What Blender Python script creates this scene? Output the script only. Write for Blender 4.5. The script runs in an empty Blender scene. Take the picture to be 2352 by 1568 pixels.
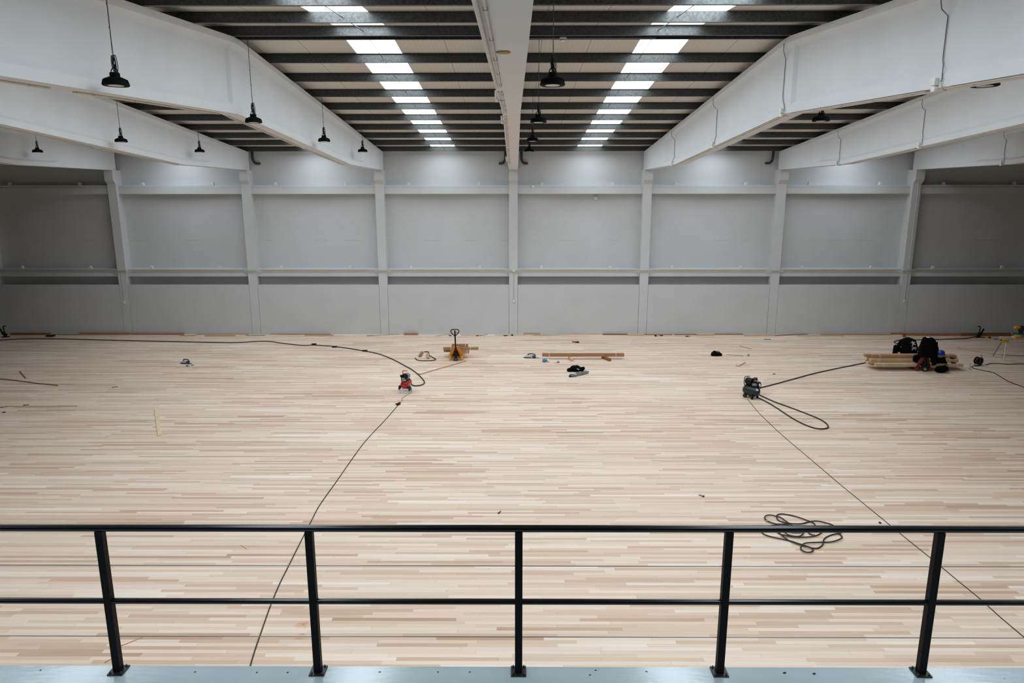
import bpy, bmesh, math, random
from mathutils import Vector, Matrix, noise
from mathutils.bvhtree import BVHTree

S = bpy.context.scene
COL = S.collection
PI = math.pi
R = random.Random(7)

# ------------------------------------------------------------------ camera
FPX, TH, ROLL, YAW = 1596.305, 0.2107, -0.0006, -0.0045
CAM = Vector((0.0775, 0.0, 6.4672))
cth, sth, cyw, syw = math.cos(TH), math.sin(TH), math.cos(YAW), math.sin(YAW)
def unyaw(v): return Vector((v.x * cyw + v.y * syw, -v.x * syw + v.y * cyw, v.z))
RIGHT = unyaw(Vector((1, 0, 0)))
FWD = unyaw(Vector((0, cth, -sth)))
UP = unyaw(Vector((0, sth, cth)))
cr, sr = math.cos(ROLL), math.sin(ROLL)
R2, U2 = RIGHT * cr + UP * sr, UP * cr - RIGHT * sr
cam_data = bpy.data.cameras.new('camera')
cam_data.sensor_width = 36.0
cam_data.lens = FPX / 2352 * 36.0
cam_data.clip_end = 200
cam = bpy.data.objects.new('camera', cam_data)
M = Matrix((R2, U2, -FWD)).transposed().to_4x4()
M.translation = CAM
cam.matrix_world = M
COL.objects.link(cam)
S.camera = cam

# ------------------------------------------------------------------ world, light, exposure
W = bpy.data.worlds.new('overcast_sky'); S.world = W
W.use_nodes = True
W.node_tree.nodes['Background'].inputs[0].default_value = (0.75, 0.87, 1.0, 1)
W.node_tree.nodes['Background'].inputs[1].default_value = 1.0
SKYLIGHT_STRENGTH = 8.4
SKYLIGHT_COLOR = (0.84, 0.935, 1.0)
S.view_settings.view_transform = 'Standard'
S.view_settings.look = 'None'
S.view_settings.gamma = 1
S.view_settings.use_curve_mapping = False
S.view_settings.exposure = 0.0
S.cycles.use_denoising = True
S.cycles.max_bounces = 8
S.cycles.diffuse_bounces = 5
S.cycles.glossy_bounces = 3
S.cycles.sample_clamp_indirect = 6

# ------------------------------------------------------------------ pixel -> place helpers
def ray(px, py):
    return R2 * ((px - 1176) / FPX) - U2 * ((py - 784) / FPX) + FWD
def on(px, py, ax, v):
    r = ray(px, py)
    return CAM + r * ((v - CAM[ax]) / r[ax])
def fl(px, py, z=0.0): return on(px, py, 2, z)

# ------------------------------------------------------------------ materials
def lin(c):
    return tuple(((x / 255) / 12.92 if x / 255 <= 0.04045 else ((x / 255 + 0.055) / 1.055) ** 2.4) for x in c)
MATS = {}
def mat(name, rgb, rough=0.6, metal=0.0, var=0.08, scale=6.0, bump=0.0, spec=0.5, stretch=(1, 1, 1)):
    if name in MATS: return MATS[name]
    m = bpy.data.materials.new(name); m.use_nodes = True
    N, L = m.node_tree.nodes, m.node_tree.links
    b = N['Principled BSDF']
    tc = N.new('ShaderNodeTexCoord'); mp = N.new('ShaderNodeMapping')
    mp.inputs['Scale'].default_value = stretch
    nz = N.new('ShaderNodeTexNoise'); nz.inputs['Scale'].default_value = scale; nz.inputs['Detail'].default_value = 4
    L.new(tc.outputs['Object'], mp.inputs[0]); L.new(mp.outputs[0], nz.inputs['Vector'])
    rp = N.new('ShaderNodeValToRGB')
    c = lin(rgb)
    rp.color_ramp.elements[0].position = 0.3; rp.color_ramp.elements[1].position = 0.7
    rp.color_ramp.elements[0].color = (*[x * (1 - var) for x in c], 1)
    rp.color_ramp.elements[1].color = (*[min(1, x * (1 + var)) for x in c], 1)
    L.new(nz.outputs['Fac'], rp.inputs[0]); L.new(rp.outputs[0], b.inputs['Base Color'])
    b.inputs['Roughness'].default_value = rough
    b.inputs['Metallic'].default_value = metal
    b.inputs['Specular IOR Level'].default_value = spec
    if bump:
        bp = N.new('ShaderNodeBump'); bp.inputs['Strength'].default_value = bump; bp.inputs['Distance'].default_value = 0.01
        L.new(nz.outputs['Fac'], bp.inputs['Height']); L.new(bp.outputs[0], b.inputs['Normal'])
    MATS[name] = m
    return m

def mnode(N, L, op, a, b=None, c=None):
    n = N.new('ShaderNodeMath'); n.operation = op
    for i, v in enumerate((a, b, c)):
        if v is None: continue
        if isinstance(v, (int, float)): n.inputs[i].default_value = v
        else: L.new(v, n.inputs[i])
    return n.outputs[0]
def mixc(N, L, fac, a, b, mode='MIX'):
    n = N.new('ShaderNodeMix'); n.data_type = 'RGBA'; n.blend_type = mode
    for i, v in ((0, fac), (6, a), (7, b)):
        if isinstance(v, (int, float)): n.inputs[i].default_value = v
        elif isinstance(v, tuple): n.inputs[i].default_value = v if len(v) == 4 else (*v, 1)
        else: L.new(v, n.inputs[i])
    return n.outputs[2]

def parquet_material():
    m = bpy.data.materials.new('oak_strip_parquet'); m.use_nodes = True
    N, L = m.node_tree.nodes, m.node_tree.links
    b = N['Principled BSDF']
    tc = N.new('ShaderNodeTexCoord'); sp = N.new('ShaderNodeSeparateXYZ')
    L.new(tc.outputs['Object'], sp.inputs[0])
    X, Y = sp.outputs[0], sp.outputs[1]
    yy = mnode(N, L, 'DIVIDE', Y, 0.078)
    row = mnode(N, L, 'FLOOR', yy)
    def wn(dim, *vals):
        n = N.new('ShaderNodeTexWhiteNoise'); n.noise_dimensions = dim
        if dim == '1D': L.new(vals[0], n.inputs['W'])
        else:
            cb = N.new('ShaderNodeCombineXYZ')
            for i, v in enumerate(vals): L.new(v, cb.inputs[i])
            L.new(cb.outputs[0], n.inputs['Vector'])
        return n
    r1 = wn('1D', row).outputs['Value']
    r2 = wn('1D', mnode(N, L, 'ADD', row, 91.37)).outputs['Value']
    ln = mnode(N, L, 'MULTIPLY_ADD', r2, 1.4, 1.2)
    u = mnode(N, L, 'ADD', mnode(N, L, 'DIVIDE', X, ln), mnode(N, L, 'MULTIPLY', r1, 17.0))
    col = mnode(N, L, 'FLOOR', u)
    pid = wn('3D', row, col)
    rp = N.new('ShaderNodeValToRGB'); cr_ = rp.color_ramp
    stops = [(0.0, (190, 161, 138)), (0.12, (210, 184, 162)), (0.3, (223, 201, 181)), (0.52, (231, 212, 194)), (0.75, (237, 220, 204)), (0.93, (244, 231, 217)), (1.0, (249, 239, 227))]
    while len(cr_.elements) < len(stops): cr_.elements.new(0.5)
    for e, (p, c) in zip(cr_.elements, stops): e.position = p; e.color = (*lin(c), 1)
    # neighbouring lengths tend to come from the same batch: blend plank id with a slow noise
    mp = N.new('ShaderNodeMapping'); mp.inputs['Scale'].default_value = (0.12, 0.9, 1)
    L.new(tc.outputs['Object'], mp.inputs[0])
    ns = N.new('ShaderNodeTexNoise'); ns.inputs['Scale'].default_value = 1.0; ns.inputs['Detail'].default_value = 3
    L.new(mp.outputs[0], ns.inputs['Vector'])
    f = mnode(N, L, 'ADD', mnode(N, L, 'MULTIPLY', pid.outputs['Value'], 0.8), mnode(N, L, 'MULTIPLY_ADD', ns.outputs['Fac'], 0.7, -0.25))
    L.new(f, rp.inputs[0])
    # hue shift: some strips pinkish, some greenish-tan
    sc = N.new('ShaderNodeSeparateColor'); L.new(pid.outputs['Color'], sc.inputs[0])
    pink = mixc(N, L, mnode(N, L, 'MULTIPLY', sc.outputs[1], 0.5), rp.outputs[0], (*lin((248, 230, 220)), 1), 'MULTIPLY')
    # grain
    mg = N.new('ShaderNodeMapping'); mg.inputs['Scale'].default_value = (1.6, 60, 1)
    L.new(tc.outputs['Object'], mg.inputs[0])
    ng = N.new('ShaderNodeTexNoise'); ng.inputs['Scale'].default_value = 1.0; ng.inputs['Detail'].default_value = 5; ng.inputs['Roughness'].default_value = 0.65
    L.new(mg.outputs[0], ng.inputs['Vector'])
    gr = N.new('ShaderNodeValToRGB'); gr.color_ramp.elements[0].position = 0.25; gr.color_ramp.elements[1].position = 0.6
    gr.color_ramp.elements[0].color = (0.86, 0.82, 0.78, 1); gr.color_ramp.elements[1].color = (1, 1, 1, 1)
    L.new(ng.outputs['Fac'], gr.inputs[0])
    c2 = mixc(N, L, 0.8, pink, gr.outputs[0], 'MULTIPLY')
    # fine joints
    fy = mnode(N, L, 'FRACT', yy)
    jy = mnode(N, L, 'LESS_THAN', fy, 0.03)
    jx = mnode(N, L, 'LESS_THAN', mnode(N, L, 'FRACT', u), 0.003)
    j = mnode(N, L, 'MULTIPLY', mnode(N, L, 'MAXIMUM', jy, jx), 0.35)
    c3 = mixc(N, L, j, c2, (*lin((140, 112, 90)), 1))
    # rust-coloured glue stain on the near boards
    def blob(px, py, rx, ry):
        p = fl(px, py)
        dx = mnode(N, L, 'DIVIDE', mnode(N, L, 'SUBTRACT', X, p.x), rx)
        dy = mnode(N, L, 'DIVIDE', mnode(N, L, 'SUBTRACT', Y, p.y), ry)
        d = mnode(N, L, 'SQRT', mnode(N, L, 'ADD', mnode(N, L, 'MULTIPLY', dx, dx), mnode(N, L, 'MULTIPLY', dy, dy)))
        return mnode(N, L, 'MAXIMUM', mnode(N, L, 'SUBTRACT', 1.0, d), 0.0)
    st = mnode(N, L, 'ADD', blob(697, 1434, 0.17, 0.11), mnode(N, L, 'ADD', blob(694, 1456, 0.1, 0.03), blob(688, 1466, 0.12, 0.03)))
    nst = N.new('ShaderNodeTexNoise'); nst.inputs['Scale'].default_value = 14; nst.inputs['Detail'].default_value = 4
    L.new(tc.outputs['Object'], nst.inputs['Vector'])
    sf = mnode(N, L, 'MULTIPLY', mnode(N, L, 'MINIMUM', st, 1.0), mnode(N, L, 'MULTIPLY', mnode(N, L, 'POWER', nst.outputs['Fac'], 2.0), 2.6))
    c4 = mixc(N, L, sf, c3, (*lin((196, 120, 66)), 1))
    L.new(c4, b.inputs['Base Color'])
    b.inputs['Roughness'].default_value = 0.62
    b.inputs['Specular IOR Level'].default_value = 0.25
    return m

def roof_panel_material():
    m = bpy.data.materials.new('ribbed_sandwich_panel'); m.use_nodes = True
    N, L = m.node_tree.nodes, m.node_tree.links
    b = N['Principled BSDF']
    tc = N.new('ShaderNodeTexCoord'); sp = N.new('ShaderNodeSeparateXYZ')
    L.new(tc.outputs['Object'], sp.inputs[0])
    X = sp.outputs[0]
    u = mnode(N, L, 'DIVIDE', mnode(N, L, 'ADD', X, 100.0 * 1.08 + 2.58), 1.08)
    seam = mnode(N, L, 'LESS_THAN', mnode(N, L, 'FRACT', u), 0.016)
    rib = mnode(N, L, 'LESS_THAN', mnode(N, L, 'FRACT', mnode(N, L, 'MULTIPLY', u, 11.0)), 0.12)
    nz = N.new('ShaderNodeTexNoise'); nz.inputs['Scale'].default_value = 0.8
    L.new(tc.outputs['Object'], nz.inputs['Vector'])
    base = mixc(N, L, nz.outputs['Fac'], (*lin((196, 192, 184)), 1), (*lin((208, 204, 197)), 1))
    c1 = mixc(N, L, mnode(N, L, 'MULTIPLY', rib, 0.22), base, (*lin((150, 142, 132)), 1))
    c2 = mixc(N, L, mnode(N, L, 'MULTIPLY', seam, 0.6), c1, (*lin((100, 95, 88)), 1))
    L.new(c2, b.inputs['Base Color']); b.inputs['Roughness'].default_value = 0.6
    return m

def wall_material():
    m = bpy.data.materials.new('painted_precast_wall'); m.use_nodes = True
    N, L = m.node_tree.nodes, m.node_tree.links
    b = N['Principled BSDF']
    tc = N.new('ShaderNodeTexCoord'); sp = N.new('ShaderNodeSeparateXYZ')
    L.new(tc.outputs['Object'], sp.inputs[0])
    nz = N.new('ShaderNodeTexNoise'); nz.inputs['Scale'].default_value = 1.1; nz.inputs['Detail'].default_value = 6
    L.new(tc.outputs['Object'], nz.inputs['Vector'])
    base = mixc(N, L, nz.outputs['Fac'], (*lin((194, 197, 200)), 1), (*lin((206, 209, 211)), 1))
    zj = on(1179, 552, 1, 32.32).z
    dz = mnode(N, L, 'ABSOLUTE', mnode(N, L, 'SUBTRACT', sp.outputs[2], zj))
    line = mnode(N, L, 'LESS_THAN', dz, 0.009)
    n2 = N.new('ShaderNodeTexNoise'); n2.inputs['Scale'].default_value = 0.9; n2.inputs['Detail'].default_value = 5
    L.new(tc.outputs['Object'], n2.inputs['Vector'])
    brk = mnode(N, L, 'GREATER_THAN', n2.outputs['Fac'], 0.53)
    c = mixc(N, L, mnode(N, L, 'MULTIPLY', mnode(N, L, 'MULTIPLY', line, brk), 0.3), base, (*lin((90, 90, 92)), 1))
    L.new(c, b.inputs['Base Color']); b.inputs['Roughness'].default_value = 0.75
    return m

def epoxy_material():
    m = bpy.data.materials.new('worn_epoxy_coating'); m.use_nodes = True
    N, L = m.node_tree.nodes, m.node_tree.links
    b = N['Principled BSDF']
    tc = N.new('ShaderNodeTexCoord')
    nz = N.new('ShaderNodeTexNoise'); nz.inputs['Scale'].default_value = 3; nz.inputs['Detail'].default_value = 6
    L.new(tc.outputs['Object'], nz.inputs['Vector'])
    base = mixc(N, L, nz.outputs['Fac'], (*lin((150, 166, 172)), 1), (*lin((166, 180, 186)), 1))
    vo = N.new('ShaderNodeTexNoise'); vo.inputs['Scale'].default_value = 45; vo.inputs['Detail'].default_value = 3
    L.new(tc.outputs['Object'], vo.inputs['Vector'])
    sp = N.new('ShaderNodeSeparateXYZ'); L.new(tc.outputs['Object'], sp.inputs[0])
    # a scatter of chips in the coating at the right-hand end
    zone = mnode(N, L, 'MULTIPLY', mnode(N, L, 'GREATER_THAN', sp.outputs[0], 3.05), mnode(N, L, 'GREATER_THAN', vo.outputs['Fac'], 0.69))
    chips = mnode(N, L, 'MAXIMUM', zone, mnode(N, L, 'GREATER_THAN', vo.outputs['Fac'], 0.8))
    c = mixc(N, L, mnode(N, L, 'MULTIPLY', chips, 0.75), base, (*lin((60, 66, 70)), 1))
    L.new(c, b.inputs['Base Color'])
    b.inputs['Roughness'].default_value = 0.17
    b.inputs['Specular IOR Level'].default_value = 0.8
    mp = N.new('ShaderNodeMapping'); mp.inputs['Scale'].default_value = (6, 20, 1); mp.inputs['Rotation'].default_value = (0, 0, 0.5)
    L.new(tc.outputs['Object'], mp.inputs[0])
    n3 = N.new('ShaderNodeTexNoise'); n3.inputs['Scale'].default_value = 1.5; n3.inputs['Detail'].default_value = 6
    L.new(mp.outputs[0], n3.inputs['Vector'])
    bp = N.new('ShaderNodeBump'); bp.inputs['Strength'].default_value = 0.09; bp.inputs['Distance'].default_value = 0.01
    L.new(n3.outputs['Fac'], bp.inputs['Height']); L.new(bp.outputs[0], b.inputs['Normal'])
    return m

def skylight_material():
    m = bpy.data.materials.new('lit_translucent_rooflight'); m.use_nodes = True
    N, L = m.node_tree.nodes, m.node_tree.links
    N.clear()
    out = N.new('ShaderNodeOutputMaterial'); em = N.new('ShaderNodeEmission')
    em.inputs[0].default_value = (*SKYLIGHT_COLOR, 1); em.inputs[1].default_value = SKYLIGHT_STRENGTH
    L.new(em.outputs[0], out.inputs[0])
    return m

M_PARQUET = parquet_material(); M_ROOF = roof_panel_material(); M_WALL = wall_material(); M_EPOXY = epoxy_material(); M_SKY = skylight_material()
M_BEAM = mat('painted_concrete_beam', (208, 212, 215), 0.7, var=0.03, scale=1.5)
M_COLUMN = mat('painted_concrete_column', (204, 207, 209), 0.75, var=0.03, scale=1.3)
M_PANEL = mat('painted_lower_wall_panel', (202, 205, 207), 0.75, var=0.035, scale=0.9)
M_PURLIN = mat('galvanised_steel', (78, 80, 79), 0.42, 0.75, var=0.3, scale=22)
M_ROD = mat('steel_rod', (70, 70, 70), 0.5, 0.6)
M_CONDUIT = mat('white_plastic_conduit', (196, 192, 182), 0.5)
M_OCHRE = mat('yellowed_conduit', (190, 183, 162), 0.5)
M_BOX = mat('white_plastic_box', (222, 222, 218), 0.45)
M_PIPE = mat('dark_grey_downpipe', (52, 52, 52), 0.5)
M_DARKWALL = mat('bounce_absorbing_wall', (48, 47, 46), 0.85)  # dark tone added to swallow bounce light, not a known wall colour
M_RAIL = mat('black_painted_steel', (3, 4, 6), 0.22, 0.0, var=0.2, scale=30)
M_POST = mat('matt_black_steel', (5, 5, 7), 0.6, var=0.2, scale=30, spec=0.2)
M_BASEPL = mat('black_steel_plate', (17, 18, 20), 0.4, var=0.25, scale=40)
M_WIRE = mat('stainless_wire', (120, 124, 128), 0.35, 0.9)
M_BOLT = mat('steel_bolt', (70, 72, 74), 0.4, 0.8)
M_BLK = mat('black_plastic', (10, 10, 11), 0.5, spec=0.3)
M_LAMP = mat('black_lamp_aluminium', (3, 3, 4), 0.75, 0.0, spec=0.15)
M_LENS = mat('lamp_diffuser', (205, 205, 205), 0.3)
M_RUBBER = mat('black_rubber', (22, 21, 19), 0.7)
M_HOSE = mat('dark_rubber_hose', (34, 31, 25), 0.6)
M_HOSEG = mat('olive_rubber_hose', (62, 60, 42), 0.6)
M_CORD = mat('grey_cord', (112, 108, 104), 0.6)
M_REDTANK = mat('red_enamel', (172, 22, 16), 0.3, var=0.1)
M_ORANGE = mat('orange_enamel', (214, 128, 34), 0.4, var=0.12)
M_YELLOW = mat('yellow_enamel', (222, 164, 22), 0.4, var=0.1)
M_DKRED = mat('worn_red_enamel', (122, 44, 30), 0.5, var=0.15)
M_HANDRED = mat('orange_red_grip', (205, 72, 48), 0.5)
M_ALU = mat('cast_aluminium', (150, 152, 152), 0.45, 0.5, var=0.12, scale=20)
M_WHITEP = mat('white_painted_plate', (214, 216, 216), 0.45)
M_TEAL = mat('dark_teal_enamel', (26, 42, 46), 0.35)
M_DKGREY = mat('dark_grey_plastic', (48, 50, 52), 0.5)
M_TOOLTEAL = mat('dark_teal_plastic', (38, 62, 70), 0.45)
M_TOOLGREY = mat('light_grey_plastic', (190, 196, 204), 0.4)
M_CLOTH = mat('black_fabric', (8, 8, 10), 0.95, var=0.3, scale=30, bump=0.4, spec=0.1)
M_GREYCLOTH = mat('grey_fabric', (104, 108, 110), 0.85, var=0.12, scale=25, bump=0.3, spec=0.2)
M_PRINT = mat('white_print', (225, 225, 225), 0.7)
M_SKIN = mat('skin', (190, 140, 112), 0.6)
M_HAIR = mat('dark_hair', (30, 22, 18), 0.8)
M_BLUE = mat('glossy_blue_plastic', (18, 76, 170), 0.25)
M_BLUETAPE = mat('blue_tape', (40, 132, 186), 0.4)
M_CLEAR = mat('clear_plastic', (205, 214, 214), 0.2)
M_FILM = mat('grey_plastic_film', (168, 172, 178), 0.3)
def wood(name, rgb): return mat(name, rgb, 0.65, var=0.16, scale=2.0, stretch=(1.2, 14, 14), spec=0.25)
M_WOODS = [wood('brown_hardwood', (170, 127, 95)), wood('pale_hardwood', (210, 180, 146)), wood('tan_hardwood', (188, 150, 116)), wood('red_brown_hardwood', (142, 98, 68)), wood('grey_brown_hardwood', (140, 116, 92))]
M_PLANK = wood('pale_pine', (226, 204, 172))
M_STRAP = mat('white_strap', (226, 222, 214), 0.5)

# ------------------------------------------------------------------ mesh helpers
class MB:
    def __init__(self): self.v = []; self.f = []
    def add(self, vs, fs, T=None):
        o = len(self.v)
        self.v += [tuple(T @ Vector(p)) if T is not None else tuple(p) for p in vs]
        self.f += [tuple(i + o for i in f) for f in fs]
        return self
    def box(self, x0, x1, y0, y1, z0, z1, T=None):
        vs = [(x, y, z) for z in (z0, z1) for y in (y0, y1) for x in (x0, x1)]
        return self.add(vs, [(0, 2, 3, 1), (4, 5, 7, 6), (0, 1, 5, 4), (2, 6, 7, 3), (0, 4, 6, 2), (1, 3, 7, 5)], T)
    def rings(self, rings, cap=True, T=None):
        n = len(rings[0]); vs = [p for r in rings for p in r]; fs = []
        for k in range(len(rings) - 1):
            for i in range(n):
                j = (i + 1) % n
                fs.append((k * n + i, k * n + j, (k + 1) * n + j, (k + 1) * n + i))
        if cap:
            fs.append(tuple(range(n - 1, -1, -1))); fs.append(tuple(range((len(rings) - 1) * n, len(rings) * n)))
        return self.add(vs, fs, T)
    def lathe(self, prof, n=24, T=None, cap=True):
        return self.rings([[(r * math.cos(2 * PI * i / n), r * math.sin(2 * PI * i / n), z) for i in range(n)] for r, z in prof], cap, T)
    def cyl(self, a, b, r, n=12, r2=None):
        a, b = Vector(a), Vector(b); d = b - a
        T = Matrix.Translation(a) @ d.to_track_quat('Z', 'Y').to_matrix().to_4x4()
        return self.lathe([(r, 0), (r2 if r2 is not None else r, d.length)], n, T)
    def tube(self, pts, r, n=8, closed=False):
        pts = [Vector(p) for p in pts]; rings = []; m = len(pts); prev = None
        for i in range(m):
            a = pts[i - 1] if (i > 0 or closed) else pts[i]
            b = pts[(i + 1) % m] if (i < m - 1 or closed) else pts[i]
            t = (b - a).normalized() if (b - a).length > 1e-9 else Vector((0, 0, 1))
            if prev is None:
                up = Vector((0, 0, 1)) if abs(t.z) < 0.9 else Vector((1, 0, 0))
                s = t.cross(up).normalized()
            else:
                s = (prev - t * prev.dot(t)); s = s.normalized() if s.length > 1e-6 else prev
            prev = s; w = t.cross(s)
            rr = r[i] if isinstance(r, (list, tuple)) else r
            rings.append([tuple(pts[i] + (s * math.cos(2 * PI * k / n) + w * math.sin(2 * PI * k / n)) * rr) for k in range(n)])
        if closed: rings.append(rings[0])
        return self.rings(rings, not closed)
    def prism(self, poly, axis, a, b, T=None):
        def P(u, v, w): return {'x': (w, u, v), 'y': (u, w, v), 'z': (u, v, w)}[axis]
        return self.rings([[P(u, v, a) for u, v in poly], [P(u, v, b) for u, v in poly]], True, T)
    def ball(self, c, r, n=14, T=None):
        rx, ry, rz = r if isinstance(r, (tuple, list)) else (r, r, r)
        k = n // 2
        rg = [[(c[0] + rx * math.sin(PI * (j + .02) / (k + .04)) * math.cos(2 * PI * i / n), c[1] + ry * math.sin(PI * (j + .02) / (k + .04)) * math.sin(2 * PI * i / n), c[2] - rz * math.cos(PI * (j + .02) / (k + .04))) for i in range(n)] for j in range(k + 1)]
        return self.rings(rg, True, T)
    def build(self, name, m, parent=None, loc=None, smooth=None, bevel=0.0):
        me = bpy.data.meshes.new(name)
        loc = Vector(loc) if loc is not None else Vector((0, 0, 0))
        me.from_pydata([tuple(Vector(p) - loc) for p in self.v] if parent is None else self.v, [], self.f)
        bm = bmesh.new(); bm.from_mesh(me)
        bmesh.ops.recalc_face_normals(bm, faces=bm.faces); bm.to_mesh(me); bm.free()
        me.materials.append(m)
        if smooth is not None:
            me.shade_smooth()
            if smooth < 180: me.set_sharp_from_angle(angle=math.radians(smooth))
        o = bpy.data.objects.new(name, me); COL.objects.link(o)
        if parent is None: o.location = loc
        else: o.parent = parent
        if bevel:
            b = o.modifiers.new('bevel', 'BEVEL'); b.width = bevel; b.segments = 2; b.limit_method = 'ANGLE'
        return o

def smooth_path(pts, k=6):
    P = [Vector(p) for p in pts]; out = []
    for i in range(len(P) - 1):
        p0 = P[i - 1] if i > 0 else P[i]; p1, p2 = P[i], P[i + 1]; p3 = P[i + 2] if i + 2 < len(P) else P[i + 1]
        for j in range(k):
            t = j / k
            out.append(0.5 * ((2 * p1) + (p2 - p0) * t + (2 * p0 - 5 * p1 + 4 * p2 - p3) * t * t + (3 * p1 - p0 - 3 * p2 + p3) * t ** 3))
    out.append(P[-1]); return out

def tag(o, label, cat, group=None, kind=None):
    o['label'] = label; o['category'] = cat
    if group: o['group'] = group
    if kind: o['kind'] = kind
    return o
def struct(o, label=None, cat=None):
    o['kind'] = 'structure'
    if label: o['label'] = label; o['category'] = cat
    return o
def thing(name, label, cat, loc=(0, 0, 0), rz=0.0, group=None):
    o = bpy.data.objects.new(name, None); COL.objects.link(o)
    o.empty_display_size = 0.1; o.location = loc; o.rotation_euler = (0, 0, rz)
    return tag(o, label, cat, group)
def copy_thing(o, loc, label, rz=None):
    def cp(x, parent):
        c = x.copy(); COL.objects.link(c)
        if parent is not None: c.parent = parent
        for ch in list(x.children): cp(ch, c)
        return c
    c = cp(o, None); c.location = loc; c['label'] = label
    if rz is not None: c.rotation_euler = (0, 0, rz)
    return c

ORD = ['first', 'second', 'third', 'fourth', 'fifth', 'sixth', 'seventh', 'eighth', 'ninth', 'tenth']

# ------------------------------------------------------------------ the hall: dimensions
D = 31.82                # face of the columns and the lower wall panels on the far side
WB = D + 0.5             # recessed face of the upper wall
XS = 24.3                # unseen side walls, pulled in and kept dark to cut bounce light
RIDGE_Y, ZR, SL = 15.47, 9.623, 0.0836   # ridge, purlin underside at ridge, roof slope
YN = -1.4                # wall behind the camera
def purlin_z(y): return ZR - SL * max(0.0, abs(y - RIDGE_Y) - 0.15)
def roof_z(y): return ZR + 0.2 - SL * (abs(y - RIDGE_Y) - 0.15)

# floor
struct(MB().box(-XS, XS, YN, WB, -0.2, 0.0).build('floor', M_PARQUET), 'pale oak strip parquet floor filling the hall', 'floor')
# walls
struct(MB().box(-XS, XS, WB, WB + 0.2, 0, 9.0).build('wall_back', M_WALL), 'grey-white painted far wall behind the columns', 'wall')
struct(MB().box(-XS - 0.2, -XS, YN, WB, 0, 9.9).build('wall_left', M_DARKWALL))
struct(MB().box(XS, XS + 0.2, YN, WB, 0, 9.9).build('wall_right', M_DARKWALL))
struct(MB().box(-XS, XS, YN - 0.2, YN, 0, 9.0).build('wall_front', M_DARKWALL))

# ceiling with rooflight openings, each rooflight strip a window
SKY = [(-15.36, -14.29), (-9.36, -8.29), (-3.65, -2.58), (2.83, 3.90), (8.33, 9.40), (14.33, 15.40)]
Y0F, Y1F = RIDGE_Y + 0.28, RIDGE_Y + 16.45
Y0N, Y1N = RIDGE_Y - 0.28, RIDGE_Y - 16.4
YSF = RIDGE_Y + 11.0      # the outermost rows only have rooflights near the far wall
cb = MB()
def roof_piece(mb, x0, x1, ya, yb, t=0.06):
    za, zb = roof_z(ya), roof_z(yb)
    mb.add([(x0, ya, za), (x1, ya, za), (x1, yb, zb), (x0, yb, zb), (x0, ya, za + t), (x1, ya, za + t), (x1, yb, zb + t), (x0, yb, zb + t)],
           [(0, 1, 2, 3), (7, 6, 5, 4), (0, 4, 5, 1), (1, 5, 6, 2), (2, 6, 7, 3), (3, 7, 4, 0)])
edges = [-XS] + [e for s in SKY for e in s] + [XS]
for i in range(0, len(edges), 2):
    for ya, yb in ((RIDGE_Y, WB + 0.2), (RIDGE_Y, YN - 0.2)):
        roof_piece(cb, edges[i], edges[i + 1], ya, yb)
for (a, b) in SKY:
    outer = abs(a) > 14
    for ya, yb in ((RIDGE_Y, YSF if outer else Y0F), (RIDGE_Y, YN - 0.2 if outer else Y0N), (Y1F, WB + 0.2)) + (() if outer else ((Y1N, YN - 0.2),)):
        roof_piece(cb, a, b, ya, yb)
struct(cb.build('ceiling', M_ROOF), 'cream ribbed panels on the underside of the pitched roof', 'ceiling')
n = 0
for (a, b) in SKY:
    for ya, yb in (((YSF, Y1F),) if abs(a) > 14 else ((Y0N, Y1N), (Y0F, Y1F))):
        n += 1
        mb = MB(); za, zb = roof_z(ya) + 0.03, roof_z(yb) + 0.03
        mb.add([(a, ya, za), (b, ya, za), (b, yb, zb), (a, yb, zb)], [(0, 1, 2, 3)])
        side = {-15.36: 'outermost left', 14.33: 'outermost right', -9.36: 'middle left', -3.65: 'inner left', 2.83: 'inner right', 8.33: 'middle right'}[a]
        struct(mb.build('window_%d' % n, M_SKY), 'glowing white rooflight strip, %s row, on the %s slope' % (side, 'far' if yb > ya else 'near'), 'rooflight')

# purlins
def purlin(y, sgn):
    z = purlin_z(y); h = 0.2; w = 0.065; t = 0.012
    poly = [(y - t / 2, z + t), (y - t / 2, z + h), (y + sgn * w if sgn > 0 else y - t / 2, z + h)]
    mb = MB()
    mb.box(-XS, XS, y - t / 2, y + t / 2, z, z + h)
    mb.box(-XS, XS, min(y, y - sgn * w), max(y, y - sgn * w), z, z + t)
    mb.box(-XS, XS, min(y, y + sgn * w), max(y, y + sgn * w), z + h - t, z + h - 0.002)
    return mb
for k in range(10):
    y = RIDGE_Y + 0.15 + 1.8 * k
    struct(purlin(y, -1).build('roof_purlin', M_PURLIN), 'dark galvanised roof purlin, %s from the ridge on the far slope' % ORD[k], 'purlin')
for k in range(10):
    y = RIDGE_Y - 0.15 - 1.8 * k
    if y < YN + 0.1: break
    struct(purlin(y, 1).build('roof_purlin', M_PURLIN), 'dark galvanised roof purlin, %s from the ridge on the near slope' % ORD[k], 'purlin')
# thin sag rods threaded through the purlins along each rooflight
for X, w in ((-14.8, 'outermost left'), (-8.8, 'middle left'), (-3.05, 'inner left'), (3.01, 'inner right'), (8.9, 'middle right'), (14.9, 'outermost right')):
    mb = MB(); mb.tube([(X, y, purlin_z(y) + 0.1) for y in (0.0, RIDGE_Y - 0.15, RIDGE_Y + 0.15, RIDGE_Y + 16.35)], 0.008, 6)
    tag(mb.build('sag_rod', M_ROD, loc=(X, RIDGE_Y, ZR)), 'thin dark tie rod running under the %s rooflight row' % w, 'rod')

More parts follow.
